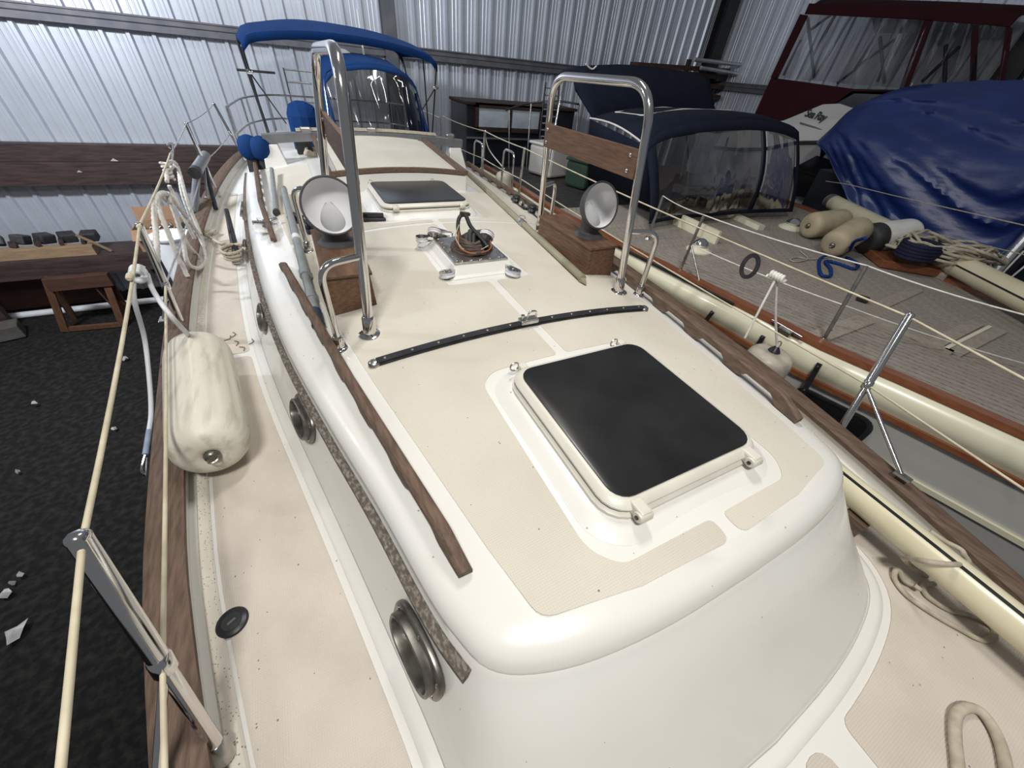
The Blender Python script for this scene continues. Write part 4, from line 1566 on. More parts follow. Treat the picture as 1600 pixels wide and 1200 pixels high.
R1 = bow_arch(-1.02, 1.2, 6.25, 1.335, 1.445, .07)
R2 = bow_arch(-1.08, 1.2, 6.9, 1.41, 1.545, .09)
R3 = bow_arch(-1.10, 1.1, 7.7, 1.40, 1.58, .10)
hem = [p + V((0, -.004, -.075)) for p in R1]
skin('awning', [hem, R1, [a.lerp(b, .5) + V((0, 0, .008)) for a, b in zip(R1, R2)], R2, [a.lerp(b, .5) for a, b in zip(R2, R3)], R3, [p + V((0, 0, -.08)) for p in R3]], blue, bi)
for sx, xb in ((0, -.98), (NB - 1, 1.16)):
    ft = V((xb * 1.05, 6.75, .28))
    tube('awning_bow', [R1[sx] + V((0, .03, -.03)), ft], .011, dark, bi, seg=8)
    tube('awning_bow', [R2[sx] + V((0, 0, -.03)), ft + V((0, .1, 0))], .011, dark, bi, seg=8)
    tube('awning_bow', [R3[sx] + V((0, 0, -.03)), ft + V((0, .5, 0))], .011, dark, bi, seg=8)
    tube('awning_strap', [R1[sx].lerp(ft, .25), ft + V((-.08 if sx else .25, .9, .1))], .008, rubber, bi, seg=6)
    lathe('bow_knuckle', R1[sx].lerp(ft, .25) + V((-.03, 0, 0)), R1[sx].lerp(ft, .25) + V((.04, 0, 0)), [(0, .018), (.5, .026), (1, .018)], steel, bi, seg=10)
tube('awning_bow', [p + V((0, .0, -.02)) for p in R2], .011, dark, bi, seg=8)
tube('awning_bow', [p + V((0, .02, -.025)) for p in R1], .011, dark, bi, seg=8)

# ---- stern pulpit, wheel guard and odds on the quarter
pu = part_empty('stern_pulpit', boat, (0, 7.9, 0))
q = [V((-1.42, 6.9, .62)), V((-1.28, 7.7, .66)), V((-.95, 8.2, .68)), V((.95, 8.2, .68)), V((1.28, 7.7, .66)), V((1.42, 6.9, .62))]
tube('upper_rail', fillet(q, .25, 6), .013, steel2, pu, seg=8)
tube('lower_rail', fillet([p - V((0, 0, .30)) for p in q], .25, 6), .013, steel2, pu, seg=8)
for p in q:
    tube('upright', [p, V((p.x, p.y, .02))], .013, steel2, pu, seg=8)
ba = part_empty('boarding_ladder', boat, (-.55, 8.3, .2))
for dx in (-.62, -.18):
    tube('ladder_side', [V((dx, 8.28, -.1)), V((dx, 8.28, 1.02))], .014, steel, ba, seg=8)
for z in (.1, .35, .6, .85, 1.0):
    tube('rung', [V((-.62, 8.28, z)), V((-.18, 8.28, z))], .012, steel2, ba, seg=8)
box('instrument_bracket', (-1.0, 8.2, .95), (.5, .04, .03), dark, boat, bevel=.004)
tube('antenna', [V((.62, 8.25, .6)), V((.60, 8.25, 1.80))], .014, white, boat, seg=8)
lathe('life_ring', V((.28, 8.2, 1.12)), V((.28, 8.32, 1.12)), [(0, .10), (.3, .2), (.7, .2), (1, .10)], white, boat, seg=24)

# ================================================================== loose gear lying on the sailboat
def fender(name, a, b, r, m, label, cap=None, flutes=0, group=None, eye=True):
    a, b = V(a), V(b)
    T = thing(name, label, 'fender', ((a.x + b.x) / 2, (a.y + b.y) / 2, min(a.z, b.z) - r), group)
    d = (b - a).normalized()
    half = [(.02, r * .14), (.010, r * .22), (.004, r * .34), (.006, r * .52), (.018, r * .70), (.038, r * .83), (.065, r * .92), (.10, r * .972), (.14, r * .995), (.19, r)]
    prof = half + [(1 - a_, b_) for a_, b_ in half[::-1]]
    if cap:
        split = .24
        p1 = [p for p in prof if p[0] <= .2] + [(split, r * 1.005)]
        p2 = [(split, r * .995)] + [p for p in prof if p[0] > .24]
        lathe('end_cap', a, b, p1, cap, T, seg=32)
        lathe('body', a, b, p2, m, T, seg=64 if flutes else 32, flutes=flutes, fdepth=.03)
    else:
        lathe('body', a, b, prof, m, T, seg=64 if flutes else 32, flutes=flutes, fdepth=.055)
    if eye:
        for e, s in ((a, -1), (b, 1)):
            lathe('eye_boss', e - d * s * .02, e + d * s * .012, [(0, r * .22), (.6, r * .20), (.9, r * .16), (1, r * .10)], bronze, T, seg=14)
            u = V((0, 0, 1)).cross(d).normalized() if abs(d.z) < .9 else V((1, 0, 0))
            o = e + d * s * .004
            tube('eye_ring', [o + d * s * .012 + (d * math.cos(t) + u * math.sin(t)) * .014 for t in [i * PI / 6 for i in range(12)]], .004, steel2, T, seg=6, closed=True)
    return T


def rope(name, pts, r, m, label, lobes=3, pitch=None, parent=None, n=8, closed=False, group=None, seg=12):
    path = cat([V(p) for p in pts], n, closed)
    # resample so the lay of the rope shows
    if lobes:
        L = sum((b - a).length for a, b in zip(path, path[1:]))
        path = resample(path, max(8, min(900, int(L / (r * .7)))))
    o = tube(name, path, r, m, parent, seg=seg, lobes=lobes, pitch=pitch or r * 2.6)
    if not parent:
        tag(o, label, 'rope', group)
    return o


# big grimy fender on the port side deck
fa, fb = Z(331, 708, .160), Z(311, 552, .160)
fax = (fb - fa).normalized()
fen = fender('fender', fa - fax * .02, fb + fax * .05, .127, fend, 'large grimy ribbed cream fender lying on the narrow side deck', flutes=12)
# white line from the lifeline to that fender
kp = sL1t.lerp(sL2t, .80)
kp = X(216, 428, -1.47)
lash = thing('fender_line', 'smooth white line knotted on the cream lifeline above the big grimy fender', 'rope', kp)
o0 = V(kp)
dl = (sL2t - sL1t).normalized()
kn = []
e1 = V((1, 0, 0))
e2 = dl.cross(e1).normalized()
for i in range(60):
    a = i * .42
    kn.append(o0 + dl * (-.03 + .0011 * i) + (e1 * math.cos(a) + e2 * math.sin(a)) * .020)
tube('knot', kn, .011, white, lash, seg=8)
tube('tail', cat([o0 + V((-.02, 0, -.01)), X(210, 470, -1.53), X(226, 530, -1.60), X(234, 600, -1.63), X(236, 645, -1.64), X(233, 672, -1.64)], 8), .0095, white, lash, seg=8)
e = X(233, 672, -1.64)
tube('whipping', [e, X(227, 710, -1.65)], .0105, mat('pale_blue_splice', (.30, .36, .47), .6, color2=(.24, .29, .4), scale=20), lash, seg=8)
tube('thimble', cat([X(227, 708, -1.65), X(221, 732, -1.66), X(227, 742, -1.66), X(229, 715, -1.65)], 6), .004, steel, lash, seg=6)
tube('tied_end', cat([o0 + V((.02, .02, -.01)), X(240, 455, -1.44), X(268, 495, -1.36), fb + fax * .08], 8), .0095, white, lash, seg=8)

# hanging fender between the two boats
ft_ = X(1210, 548, 1.70)
hf = fender('fender', ft_ + V((0, 0, -.62)), ft_ + V((0, 0, .0)), .138, fendg, 'yellowed cylindrical fender hanging from the lifeline between the two hulls', eye=False)
top = X(1214, 432, 1.53)
lathe('eye_boss', ft_ - V((0, 0, .01)), ft_ + V((0, 0, .03)), [(0, .04), (.5, .03), (1, .015)], dark, hf, seg=14)
fl = thing('fender_line', 'white cord tied round the lifeline and holding the hanging fender', 'rope', top)
dr = (sR2t - sR1t).normalized()
e1 = V((1, 0, 0))
e2 = dr.cross(e1).normalized()
tube('knot', [top + dr * (-.045 + .0012 * i) + (e1 * math.cos(i * .45) + e2 * math.sin(i * .45)) * .015 for i in range(76)], .009, ropew, fl, seg=8)
tube('standing_part', cat([top, top.lerp(ft_, .5) + V((.0, 0, 0)), ft_ + V((0, 0, .03))], 5), .007, ropew, fl, seg=8)
tube('tail', cat([top, X(1190, 478, 1.50), X(1164, 528, 1.47)], 6), .007, ropew, fl, seg=8)
tube('shackle', [ft_ + V((0, .012 * math.cos(a), .05 + .022 * math.sin(a))) for a in [i * PI / 6 for i in range(12)]], .004, steel2, fl, seg=6, closed=True)
# second hanging fender further aft
f2 = X(828, 268, 1.78)
p2 = X(827, 266, 1.80)
hf2 = X(788, 268, 1.85)
fender('fender', hf2 + V((0, 0, -.6)), hf2, .12, fendg, 'pale fender hanging outboard near the traveller end of the yacht', eye=False)
rope('fender_line', [X(757, 207, 1.58), X(765, 235, 1.68), hf2 + V((0, 0, .03))], .007, ropew, 'white cord from the far stanchion down to the pale outboard fender', lobes=0)

# black strap loop on the lifeline
bs = X(1172, 415, 1.54)
tag(sweep('strap_loop', [bs + V((0, .045 * math.cos(a), .066 * math.sin(a) - .005)) for a in [2 * PI * i / 24 for i in range(25)]], [(-.012, -.004), (.012, -.004), (.012, .004), (-.012, .004)], rubber, up=(1, 0, 0)),
    'black webbing loop hung round the lifeline beside the white knot', 'strap')

# white rope hanks on the port lifeline
PX = lambda q, x: [X(a, b, x) for a, b in q]
hk = thing('rope_hank', 'three-strand white rope hank draped over the lifeline with long bights', 'rope', X(250, 300, -1.55))
runs = [([(246, 408), (244, 370), (241, 335), (243, 312), (252, 302), (262, 304), (266, 318)], -1.53),
        ([(281, 412), (266, 372), (252, 336), (248, 315), (254, 303), (264, 306)], -1.56),
        ([(262, 304), (272, 330), (285, 372), (291, 405), (300, 417), (312, 418), (321, 408), (318, 388), (310, 366), (290, 338), (272, 314), (262, 302)], -1.57),
        ([(250, 303), (268, 322), (281, 355), (292, 380), (305, 396), (312, 404)], -1.59)]
for q, xx in runs:
    rope('strand', PX(q, xx), .0135, ropew, '', parent=hk)
rope('strand', PX([(275, 398), (284, 412), (293, 432)], -1.58), .0135, ropew, '', parent=hk)
hk2 = thing('rope_hank', 'upper white rope hank gathered with a tight lashing at the gate shackle', 'rope', X(266, 262, -1.58))
for q, xx in (([(261, 284), (260, 262), (266, 253), (275, 256), (282, 275), (292, 312), (303, 340), (313, 365), (320, 390), (321, 404)], -1.60),
              ([(263, 278), (268, 262), (278, 262), (284, 300), (298, 340), (312, 378)], -1.63),
              ([(264, 290), (272, 305), (285, 335), (300, 365), (308, 380)], -1.62)):
    rope('strand', PX(q, xx), .0125, ropew, '', parent=hk2)
lc = X(262, 268, -1.60)
tube('lashing', [lc + V((.018 * math.cos(i * .5), .018 * math.sin(i * .5), -.05 + .0018 * i)) for i in range(60)], .009, ropew, hk2, seg=8)
tube('hook', cat([X(266, 232, -1.6), X(262, 228, -1.6), X(264, 223, -1.6), X(270, 226, -1.6), X(270, 240, -1.6), X(268, 258, -1.6)], 5), .006, steel2, hk2, seg=6)

# shroud toggle standing on the side deck with a rope's end made fast on it
sb, st = Z(371, 402, .03), None
sb = Z(371, 404, .02)
sf = part_empty('shroud_fitting', boat, sb)
stop = X(352, 320, sb.x - .02)
tube('turnbuckle', [sb, sb.lerp(stop, .3), sb.lerp(stop, .9)], [.02, .024, .016], dark, sf, seg=10)
tube('stud', [sb.lerp(stop, .88), stop], .011, steel2, sf, seg=8)
box('chain_plate', sb + V((0, 0, -.005)), (.06, .16, .02), steel2, sf, bevel=.004)
rp = []
for i in range(34):
    a = i * .6
    rp.append(sb + V((.075 * math.cos(a) * (1 + .15 * math.sin(i)), .11 * math.sin(a), .016 + .0022 * i)))
rp = rp[::2] + [sb + V((-.1, .25, .03)), sb + V((-.2, .45, .02)), sb + V((-.26, .55, .03)), sb + V((-.18, .62, .02)), sb + V((-.24, .5, .03))]
rope('mooring_line', rp, .012, ropeb, 'beige rope wound round the dark shroud fitting on the side deck')

# long poles lying on the coachroof
pp = thing('telescopic_pole', 'grey telescopic pole with dark blue grip lying beside the dorade box', 'pole', Z(470, 400, .46))
pa, pb_ = Z(441, 288, .45), Z(495, 500, .44)
pa.z, pb_.z = roofz(pa.x, pa.y) + .055, roofz(pb_.x, pb_.y) + .026
L_ = lambda t: pa.lerp(pb_, t)
tube('outer_tube', [L_(0), L_(.74)], .023, greypvc, pp, seg=14)
lathe('end_cap', L_(-.005), L_(.02), [(0, .014), (.4, .023), (1, .025)], greypvc, pp, seg=14)
lathe('collar', L_(.735), L_(.765), [(0, .028), (1, .028)], greypvc, pp, seg=14)
tube('inner_tube', [L_(.76), L_(.86)], .021, greypvc, pp, seg=14)
lathe('collar', L_(.855), L_(.885), [(0, .026), (1, .027)], greypvc, pp, seg=14)
tube('inner_tube', [L_(.88), L_(.94)], .023, greypvc, pp, seg=14)
tube('grip', [L_(.935), L_(.99)], .026, dkblue, pp, seg=14)
lathe('tip', L_(.985), L_(1.0), [(0, .024), (.5, .028), (1, .018)], rubber, pp, seg=14)
lathe('paper_label', L_(.50), L_(.53), [(0, .0236), (1, .0236)], white, pp, seg=14)
g0, g1 = Z(412, 262, .42), Z(414, 322, .41)
g0.z, g1.z = roofz(g0.x, g0.y) + .07, roofz(g1.x, g1.y) + .03
bh = thing('boat_hook', 'grey boat hook lying along the aft teak grab rail', 'pole', g1)
g0.x += .06
g1.x += .06
tube('shaft', [g0, g1], .018, greypvc, bh, seg=12)
lathe('end_plug', g1, g1 + (g1 - g0).normalized() * .05, [(0, .024), (.6, .024), (.7, .012), (1, .012)], rubber, bh, seg=12)
q0, q1 = Z(730, 262, .44), Z(915, 446, .43)
q0.z, q1.z = roofz(q0.x, q0.y) + .026, roofz(q1.x, q1.y) + .026
sp = thing('whisker_pole', 'olive aluminium pole lying along the roof beside the wooden dorade box', 'pole', q1)
M_ = lambda t: q0.lerp(q1, t)
tube('pole_tube', [M_(0), M_(.985)], .0215, olive, sp, seg=14)
mesh('cut_end', [M_(.98) + V((-.021, 0, .012)), M_(.98) + V((.021, 0, .012)), M_(.98) + V((.021, 0, -.018)), M_(.98) + V((-.021, 0, -.018)), M_(1.0) + V((.006, 0, -.014)), M_(1.0) + V((-.006, 0, -.014))],
     [(0, 1, 4, 5), (2, 3, 5, 4), (1, 2, 4), (3, 0, 5), (0, 3, 2, 1)], olive, sp)
cl = Z(829, 358, .44)
lathe('pole_clip', M_(.625), M_(.65), [(0, .026), (1, .026)], steel2, sp, seg=14)
tube('clip_bail', fillet([M_(.63) + V((-.028, 0, 0)), M_(.63) + V((-.028, 0, .055)), M_(.64) + V((.01, 0, .055)), M_(.64) + V((.012, 0, .02))], .015, 4), .005, silver, sp, seg=6)

# cream spar lying on the far side deck
u0, u1 = Z(1345, 778, .15), Z(1640, 1018, .15)
ud = (u1 - u0).normalized()
ca, cb_ = u0 - ud * 1.35, u1 + ud * .9
ca.z = cb_.z = .15
spar = thing('spar', 'cream painted spar with a dark luff groove lying between cabin and bulwark', 'spar', (ca.x, ca.y, .004))
sec = []
for i in range(20):
    a = 2 * PI * i / 20
    sec.append((.052 * math.cos(a), .058 * math.sin(a)))
sweep('spar_tube', [ca, ca.lerp(cb_, .5), cb_], sec, sparc, spar, smooth=True)
gv = V((-.022, 0, .0525))
sweep('luff_groove', [ca + gv, cb_ + gv], [(-.0045, -.004), (.0045, -.004), (.0045, .0035), (-.0045, .0035)], dark, spar)
for t in (.12, .5, .88):
    c = ca.lerp(cb_, t)
    box('chock', (c.x, c.y, .052), (.10, .08, .09), teak, spar, bevel=.004)
hbz = .135
rope('spar_lashing', [Z(1453, 830, hbz), Z(1475, 845, hbz), Z(1500, 858, hbz), Z(1507, 868, hbz), Z(1512, 879, .16), Z(1490, 882, .215), Z(1467, 880, .222), Z(1440, 876, .20), Z(1413, 872, .11), Z(1425, 885, .05), Z(1447, 900, .012)], .0085, ropeb,
     'grey braided lashing crossing over the cream spar to the bulwark', lobes=0)
z_ = .014
rope('rope_tail', [Z(1460, 912, z_), Z(1443, 914, z_), Z(1446, 928, z_), Z(1460, 940, z_), Z(1483, 953, z_), Z(1517, 962, z_), Z(1545, 975, z_), Z(1554, 990, z_), Z(1535, 1000, z_), Z(1500, 983, z_), Z(1455, 957, z_), Z(1417, 930, z_),
                  Z(1398, 905, z_), Z(1400, 891, z_ + .01), Z(1406, 893, z_ + .012), Z(1414, 908, z_ + .012), Z(1432, 917, z_ + .012), Z(1436, 920, z_ + .018), Z(1428, 914, z_ + .02)], .0085, ropeb,
     'thin grey rope end with a figure knot looped on the foredeck', lobes=0)
lp = [(1500, 1262), (1497, 1200), (1492, 1150), (1494, 1118), (1510, 1106), (1532, 1112), (1552, 1138), (1566, 1172), (1574, 1215), (1580, 1270)]
rope('dock_line', [Z(a, b, .018) for a, b in lp], .0135, ropeb, 'thick grey braided dock line bent in a bight on the foredeck', lobes=0)

# a few dry twigs dropped on the side deck
for i, (px, py, a) in enumerate(((350, 532, .3), (362, 527, .9), (369, 540, 1.2), (389, 538, .7), (381, 548, 1.5))):
    p = Z(px, py, .0075)
    tag(tube('twig', cat([p, p + V((.03 * math.cos(a), .03 * math.sin(a), .002)), p + V((.045 * math.cos(a + .6), .055 * math.sin(a + .6), .0))], 4), .0022, teak, seg=5),
        'short dry twig dropped on the side deck beyond the big fender', 'twig', 'twigs on the side deck')

# ================================================================== the neighbouring yacht with a teak deck
nb = thing('sailboat', 'cream-sided sailing yacht with weathered teak deck and navy canvas spray hood', 'sailboat', (4.2, 2.0, GZ))
near = [Z(px, py, .03) for px, py in ((1600, 676), (1375, 577), (1292, 542), (1150, 470), (1037, 414), (960, 376))]
d0 = (near[0] - near[1]).normalized()
near = [near[0] + d0 * 3.0, near[0] + d0 * 1.4] + near
dn = (near[-1] - near[-2]).normalized()
near += [near[-1] + dn * 1.2 + V((.06, 0, 0)), near[-1] + dn * 2.6 + V((.28, 0, 0))]
nearc = cat(near, 6)
NEART = sorted([(p.y, p.x) for p in nearc])
nx = lambda y: interp(NEART, y)
farl = [Z(px, py, .0) for px, py in ((1640, 505), (1500, 448), (1430, 412), (1340, 362))]
fd = (farl[0] - farl[1]).normalized()
far = [farl[0] + fd * 2.2, farl[0] + fd * 1.0] + farl + [V((6.4, 3.6, 0)), V((6.35, 5.2, 0)), V((5.9, 6.9, 0))]
FART = sorted([(p.y, p.x) for p in cat(far, 5)])
fx = lambda y: max(nx(y) + .25, interp(FART, y))
yy0, yy1 = -2.2, 6.6
NN = 40
yn = [yy0 + (yy1 - yy0) * i / NN for i in range(NN + 1)]
vs, fs = [], []
S1 = [(.0, .005), (-.03, -.012), (-.06, -.05), (-.075, -.10), (-.07, -.15), (-.04, -.205)]
S2 = [(-.035, -.21), (-.01, -.45), (.04, -.9), (.25, -1.4), (.75, -1.9)]
for nm, SS, mm in (('topside_band', S1, nbcream), ('hull', S2, nbgrey)):
    vs, fs = [], []
    for y in yn:
        k_ = (fx(y) - nx(y)) / 2
        for dx, z in SS:
            vs.append((nx(y) + min(dx, k_), y, z))
        if nm == 'hull':
            vs.append(((fx(y) + nx(y)) / 2, y, -2.2))
        for dx, z in SS[::-1]:
            vs.append((fx(y) - min(dx, k_), y, z))
    k = len(SS) * 2 + (1 if nm == 'hull' else 0)
    for i in range(NN):
        for j in range(k - 1):
            if nm != 'hull' and j == len(SS) - 1:
                continue
            fs.append((i * k + j, i * k + j + 1, (i + 1) * k + j + 1, (i + 1) * k + j))
    mesh(nm, vs, fs, mm, nb, smooth=True)
hexa('keel', [(4.0, .8, GZ + .02), (4.3, .8, GZ + .02), (4.5, 3.8, GZ + .02), (4.2, 3.8, GZ + .02)], [(3.8, .2, -1.9), (4.4, .2, -1.9), (4.8, 4.2, -1.9), (4.2, 4.2, -1.9)], nbgrey, nb)
sweep('cap_rail', [V((nx(y) + .02, y, .022)) for y in yn], [(-.045, -.02), (.045, -.02), (.04, .02), (-.04, .02)], mahog, nb)
sweep('rub_strake', [V((nx(y) - .048, y, -.212)) for y in yn], [(-.022, -.018), (.02, -.018), (.02, .018), (-.022, .018)], mahog, nb)
sweep('far_cap_rail', [V((fx(y) - .02, y, .022)) for y in yn], [(-.045, -.02), (.045, -.02), (.04, .02), (-.04, .02)], mahog, nb)
poly = [(nx(y) + .05, y) for y in yn] + [(fx(y) - .05, y) for y in yn[::-1]]
deck = patch('teak_deck', poly, lambda x, y: -.006, caulk, nb, step=.4, skirt=.01)


def clip_half(P, a, b, c):
    out = []
    for i in range(len(P)):
        p, q = P[i], P[(i + 1) % len(P)]
        fp_, fq = a * p[0] + b * p[1] - c, a * q[0] + b * q[1] - c
        if fp_ >= 0:
            out.append(p)
        if (fp_ >= 0) != (fq >= 0):
            t = fp_ / (fp_ - fq)
            out.append((p[0] + (q[0] - p[0]) * t, p[1] + (q[1] - p[1]) * t))
    return out


ang = math.atan2(-.29, .95)
du = V((math.sin(ang), math.cos(ang)))            # plank direction
dv = V((du.y, -du.x))                              # across the planks
pw, gp = .049, .015
vals = [p[0] * dv.x + p[1] * dv.y for p in poly]
c0 = min(vals)
while c0 < max(vals):
    # keep only the run of the deck that is in front of the hood
    q = clip_half(poly, dv.x, dv.y, c0)
    q = clip_half(q, -dv.x, -dv.y, -(c0 + pw)) if len(q) > 2 else []
    q = clip_half(q, 0, -1, -4.2) if len(q) > 2 else []
    q = clip_half(q, 0, 1, -1.6) if len(q) > 2 else []
    q2 = []
    for p in q:
        if not q2 or (abs(p[0] - q2[-1][0]) + abs(p[1] - q2[-1][1])) > .004:
            q2.append(p)
    if len(q2) > 2:
        n = len(q2)
        h = .0005 * math.sin(c0 * 91)
        vsx = [(x, y, -.008) for x, y in q2] + [(x, y, .002 + h) for x, y in q2]
        mesh('plank', vsx, [tuple(range(n))[::-1], tuple(range(n, 2 * n))] + [(i, (i + 1) % n, n + (i + 1) % n, n + i) for i in range(n)], teakdeck, deck)
    c0 += pw + gp


def board(name, a, b, w, m, z=.006, h=.014, parent=nb):
    a, b = V(a), V(b)
    a.z = b.z = z
    return sweep(name, [a, b], [(-w / 2, -h / 2), (w / 2, -h / 2), (w / 2, h / 2), (-w / 2, h / 2)], m, parent)


board('margin_board', Z(1268, 531, 0), Z(1352, 500, 0), .13, teaktrim)
board('margin_board', Z(1376, 478, 0), Z(1432, 453, 0), .10, teaktrim)
fh = part_empty('flush_hatch', nb, Z(1450, 505, 0))
ha, hb_, hc, hd = Z(1352, 496, 0), Z(1486, 553, 0), Z(1560, 516, 0), Z(1432, 458, 0)
board('hatch_frame', ha, hb_, .09, teaktrim, z=.010, parent=fh)
board('hatch_frame', hb_, hc, .10, teaktrim, z=.010, parent=fh)
board('hatch_frame', ha.lerp(hb_, .8).lerp(hd.lerp(hc, .8), .02), ha.lerp(hb_, .8).lerp(hd.lerp(hc, .8), .9), .09, teaktrim, z=.012, parent=fh)
board('hatch_lip', ha.lerp(hb_, .92).lerp(hd.lerp(hc, .92), .03), ha.lerp(hb_, .92).lerp(hd.lerp(hc, .92), .93), .025, nbcream, z=.018, parent=fh)


def nstan(b, t, brace=None, r=.013):
    S = part_empty('stanchion', nb, b)
    tube('tube', [b, t], r, steel2, S, seg=10)
    lathe('base', V((b.x, b.y, .004)), V((b.x, b.y, .03)), [(0, .04), (.5, .035), (1, .02)], steel2, S, seg=12)
    tube('lashing_eye', [b.lerp(t, .15) + V((.02 + .012 * math.cos(a), .012 * math.sin(a), 0)) for a in [i * PI / 4 for i in range(8)]], .004, steel2, S, seg=6, closed=True)
    if brace is not None:
        tube('brace', [b.lerp(t, .5), brace], r * .6, steel2, S, seg=8)


n1b = Z(1286, 532, .01)
n1t = X(1354, 415, n1b.x + .04)
n2b = Z(1062, 424, .01)
n2t = X(1100, 336, n2b.x + .0)
n3b = Z(1012, 372, .01)
n3t = X(1036, 306, n3b.x + .02)
nstan(n1b, n1t)
nstan(n2b, n2t, Z(1093, 440, .03))
nstan(n3b, n3t)
g = lambda a, b, r=.0045: tube('guard_wire', sagged(a, b, .015), r, ropew, nb, seg=6)
g(n3t, n2t)
g(n2t, n1t)
g(n1t, Z(1640, 502, n1t.z))
g(n2b.lerp(n2t, .5), n1b.lerp(n1t, .5), .0045)
g(n1b.lerp(n1t, .5), Z(1600, 568, .06), .0045)
for (b0, t0, t1) in (((1375, 342), (1394, 305), None), ((1312, 312), (1325, 287), None)):
    b_ = Z(*b0, .02)
    t_ = X(*t0, b_.x + .02)
    nstan(b_, t_, r=.012)
fw = [X(1290, 283, 6.55), X(1325, 288, 6.5), X(1394, 305, 6.0), X(1600, 352, 4.9), X(1680, 372, 4.4)]
tube('guard_wire', fw, .005, ropeb, nb, seg=6)
tube('guard_wire', [X(1440, 360, 5.6), X(1600, 398, 4.9), X(1680, 420, 4.4)], .004, ropeb, nb, seg=6)

# outside chain plates, genoa track, cleat, hull port
for (tp, bt_) in (((1114, 487), (1099, 506)), ((1193, 525), (1180, 548)), ((1281, 568), (1250, 622))):
    y_ = X(*tp, 2.35).y
    xo = nx(y_) - .085
    a, b = X(*tp, xo), X(*bt_, xo)
    cpz = sweep('chain_plate', [a, b], [(-.016, -.006), (.016, -.006), (.016, .006), (-.016, .006)], dark, nb, up=(1, 0, 0))
    for t in (.08, .75, .92):
        c = a.lerp(b, t)
        lathe('bolt', c + V((-.006, 0, 0)), c + V((-.014, 0, 0)), [(0, .007), (1, .005)], steel, cpz, seg=8)
sweep('genoa_track', [V((nx(y) - .035, y, .010)) for y in [1.55 + .06 * i for i in range(36)]], [(-.014, -.01), (.014, -.01), (.014, .01), (-.014, .01)], dark, nb)
cq = Z(1216, 521, .01)
cq.x = nx(cq.y) - .045
tube('cleat', [cq + V((0, -.12, .025)), cq + V((0, .12, .03))], .010, steel2, nb, seg=8)
box('cleat_base', cq + V((0, 0, .0)), (.04, .1, .04), steel2, nb, bevel=.006)
yc, zc = .60, -.42
pl = part_empty('hull_port', nb, (nx(yc), yc, zc))


def rp_(dx, dy, dz, r):
    return [(nx(yc + a) - .012 + dx, yc + a, zc + b) for a, b in rrect(0, 0, dy, dz, r)]


loft('port_frame', [rp_(.0, .25, .125, .09), rp_(-.02, .25, .125, .09), rp_(-.026, .235, .11, .08), rp_(-.02, .22, .095, .07)], dark, pl, closed_top=False)
loft('port_pane', [rp_(-.012, .235, .11, .08), rp_(-.016, .225, .1, .07)], portglass, pl)

bsz = X(1500, 800, 2.44).z
sweep('boot_stripe', [V((nx(y) - .012 + .03 * (-bsz - .45), y, bsz)) for y in yn], [(-.012, -.018), (.03, -.018), (.03, .018), (-.012, .018)], nbcream, nb)
de = Z(1346, 470, .01)
box('deck_eye', de + V((0, 0, .02)), (.06, .09, .045), dark, nb, rot=(0, 0, .4), bevel=.012)
# ventilators on the teak deck
for (px, py, rr) in ((1091, 392, .13), (1236, 357, .16)):
    p = Z(px, py, .0)
    ve = part_empty('mushroom_vent', nb, p)
    lathe('vent_base', p, p + V((0, 0, .05)), [(0, rr), (.3, rr), (.6, rr * .8), (1, rr * .6)], nbcream, ve, seg=24)
    lathe('vent_cap', p + V((0, 0, .05)), p + V((0, 0, .13)), [(0, rr * .45), (.3, rr * .6), (.6, rr * .5), (.9, rr * .28), (1, rr * .1)], steel, ve, seg=20)
ba_, bb_ = Z(1052, 350, .0), Z(1118, 382, .0)
sweep('coaming_board', [ba_ + V((0, 0, .07)), bb_ + V((0, 0, .07))], [(-.02, -.07), (.02, -.07), (.02, .07), (-.02, .07)], nbcream, nb)
board('deck_slat', Z(1140, 338, 0), Z(1188, 360, 0), .10, nbcream, z=.03, h=.06)

# spray hood of the neighbour
hd_ = part_empty('spray_hood', nb, (4.1, 3.4, .1))
topc = resample(cat([Y(a, b, 3.62) for a, b in ((1008, 228), (1022, 211), (1050, 199), (1095, 190), (1140, 187), (1180, 187), (1215, 192), (1248, 206))], 8), 41)
basc = resample(cat([Z(a, b, .10) for a, b in ((1014, 350), (1060, 342), (1110, 338), (1172, 333), (1238, 331))], 8), 41)


def hp(u, v, w=0):
    i = u * 40
    i0 = min(39, int(i))
    t = i - i0
    b = basc[i0].lerp(basc[i0 + 1], t)
    a = topc[i0].lerp(topc[i0 + 1], t)
    return b.lerp(a, v) + V((0, -.12 * math.sin(PI * v) * (.4 + .6 * math.sin(PI * u)) + w * math.sin(14 * u + 2 * v), 0))


def hsub(u0, u1, v0, v1, nu, nv, w=0):
    return [[hp(u0 + (u1 - u0) * i / nu, v0 + (v1 - v0) * j / nv, w) for i in range(nu + 1)] for j in range(nv + 1)]


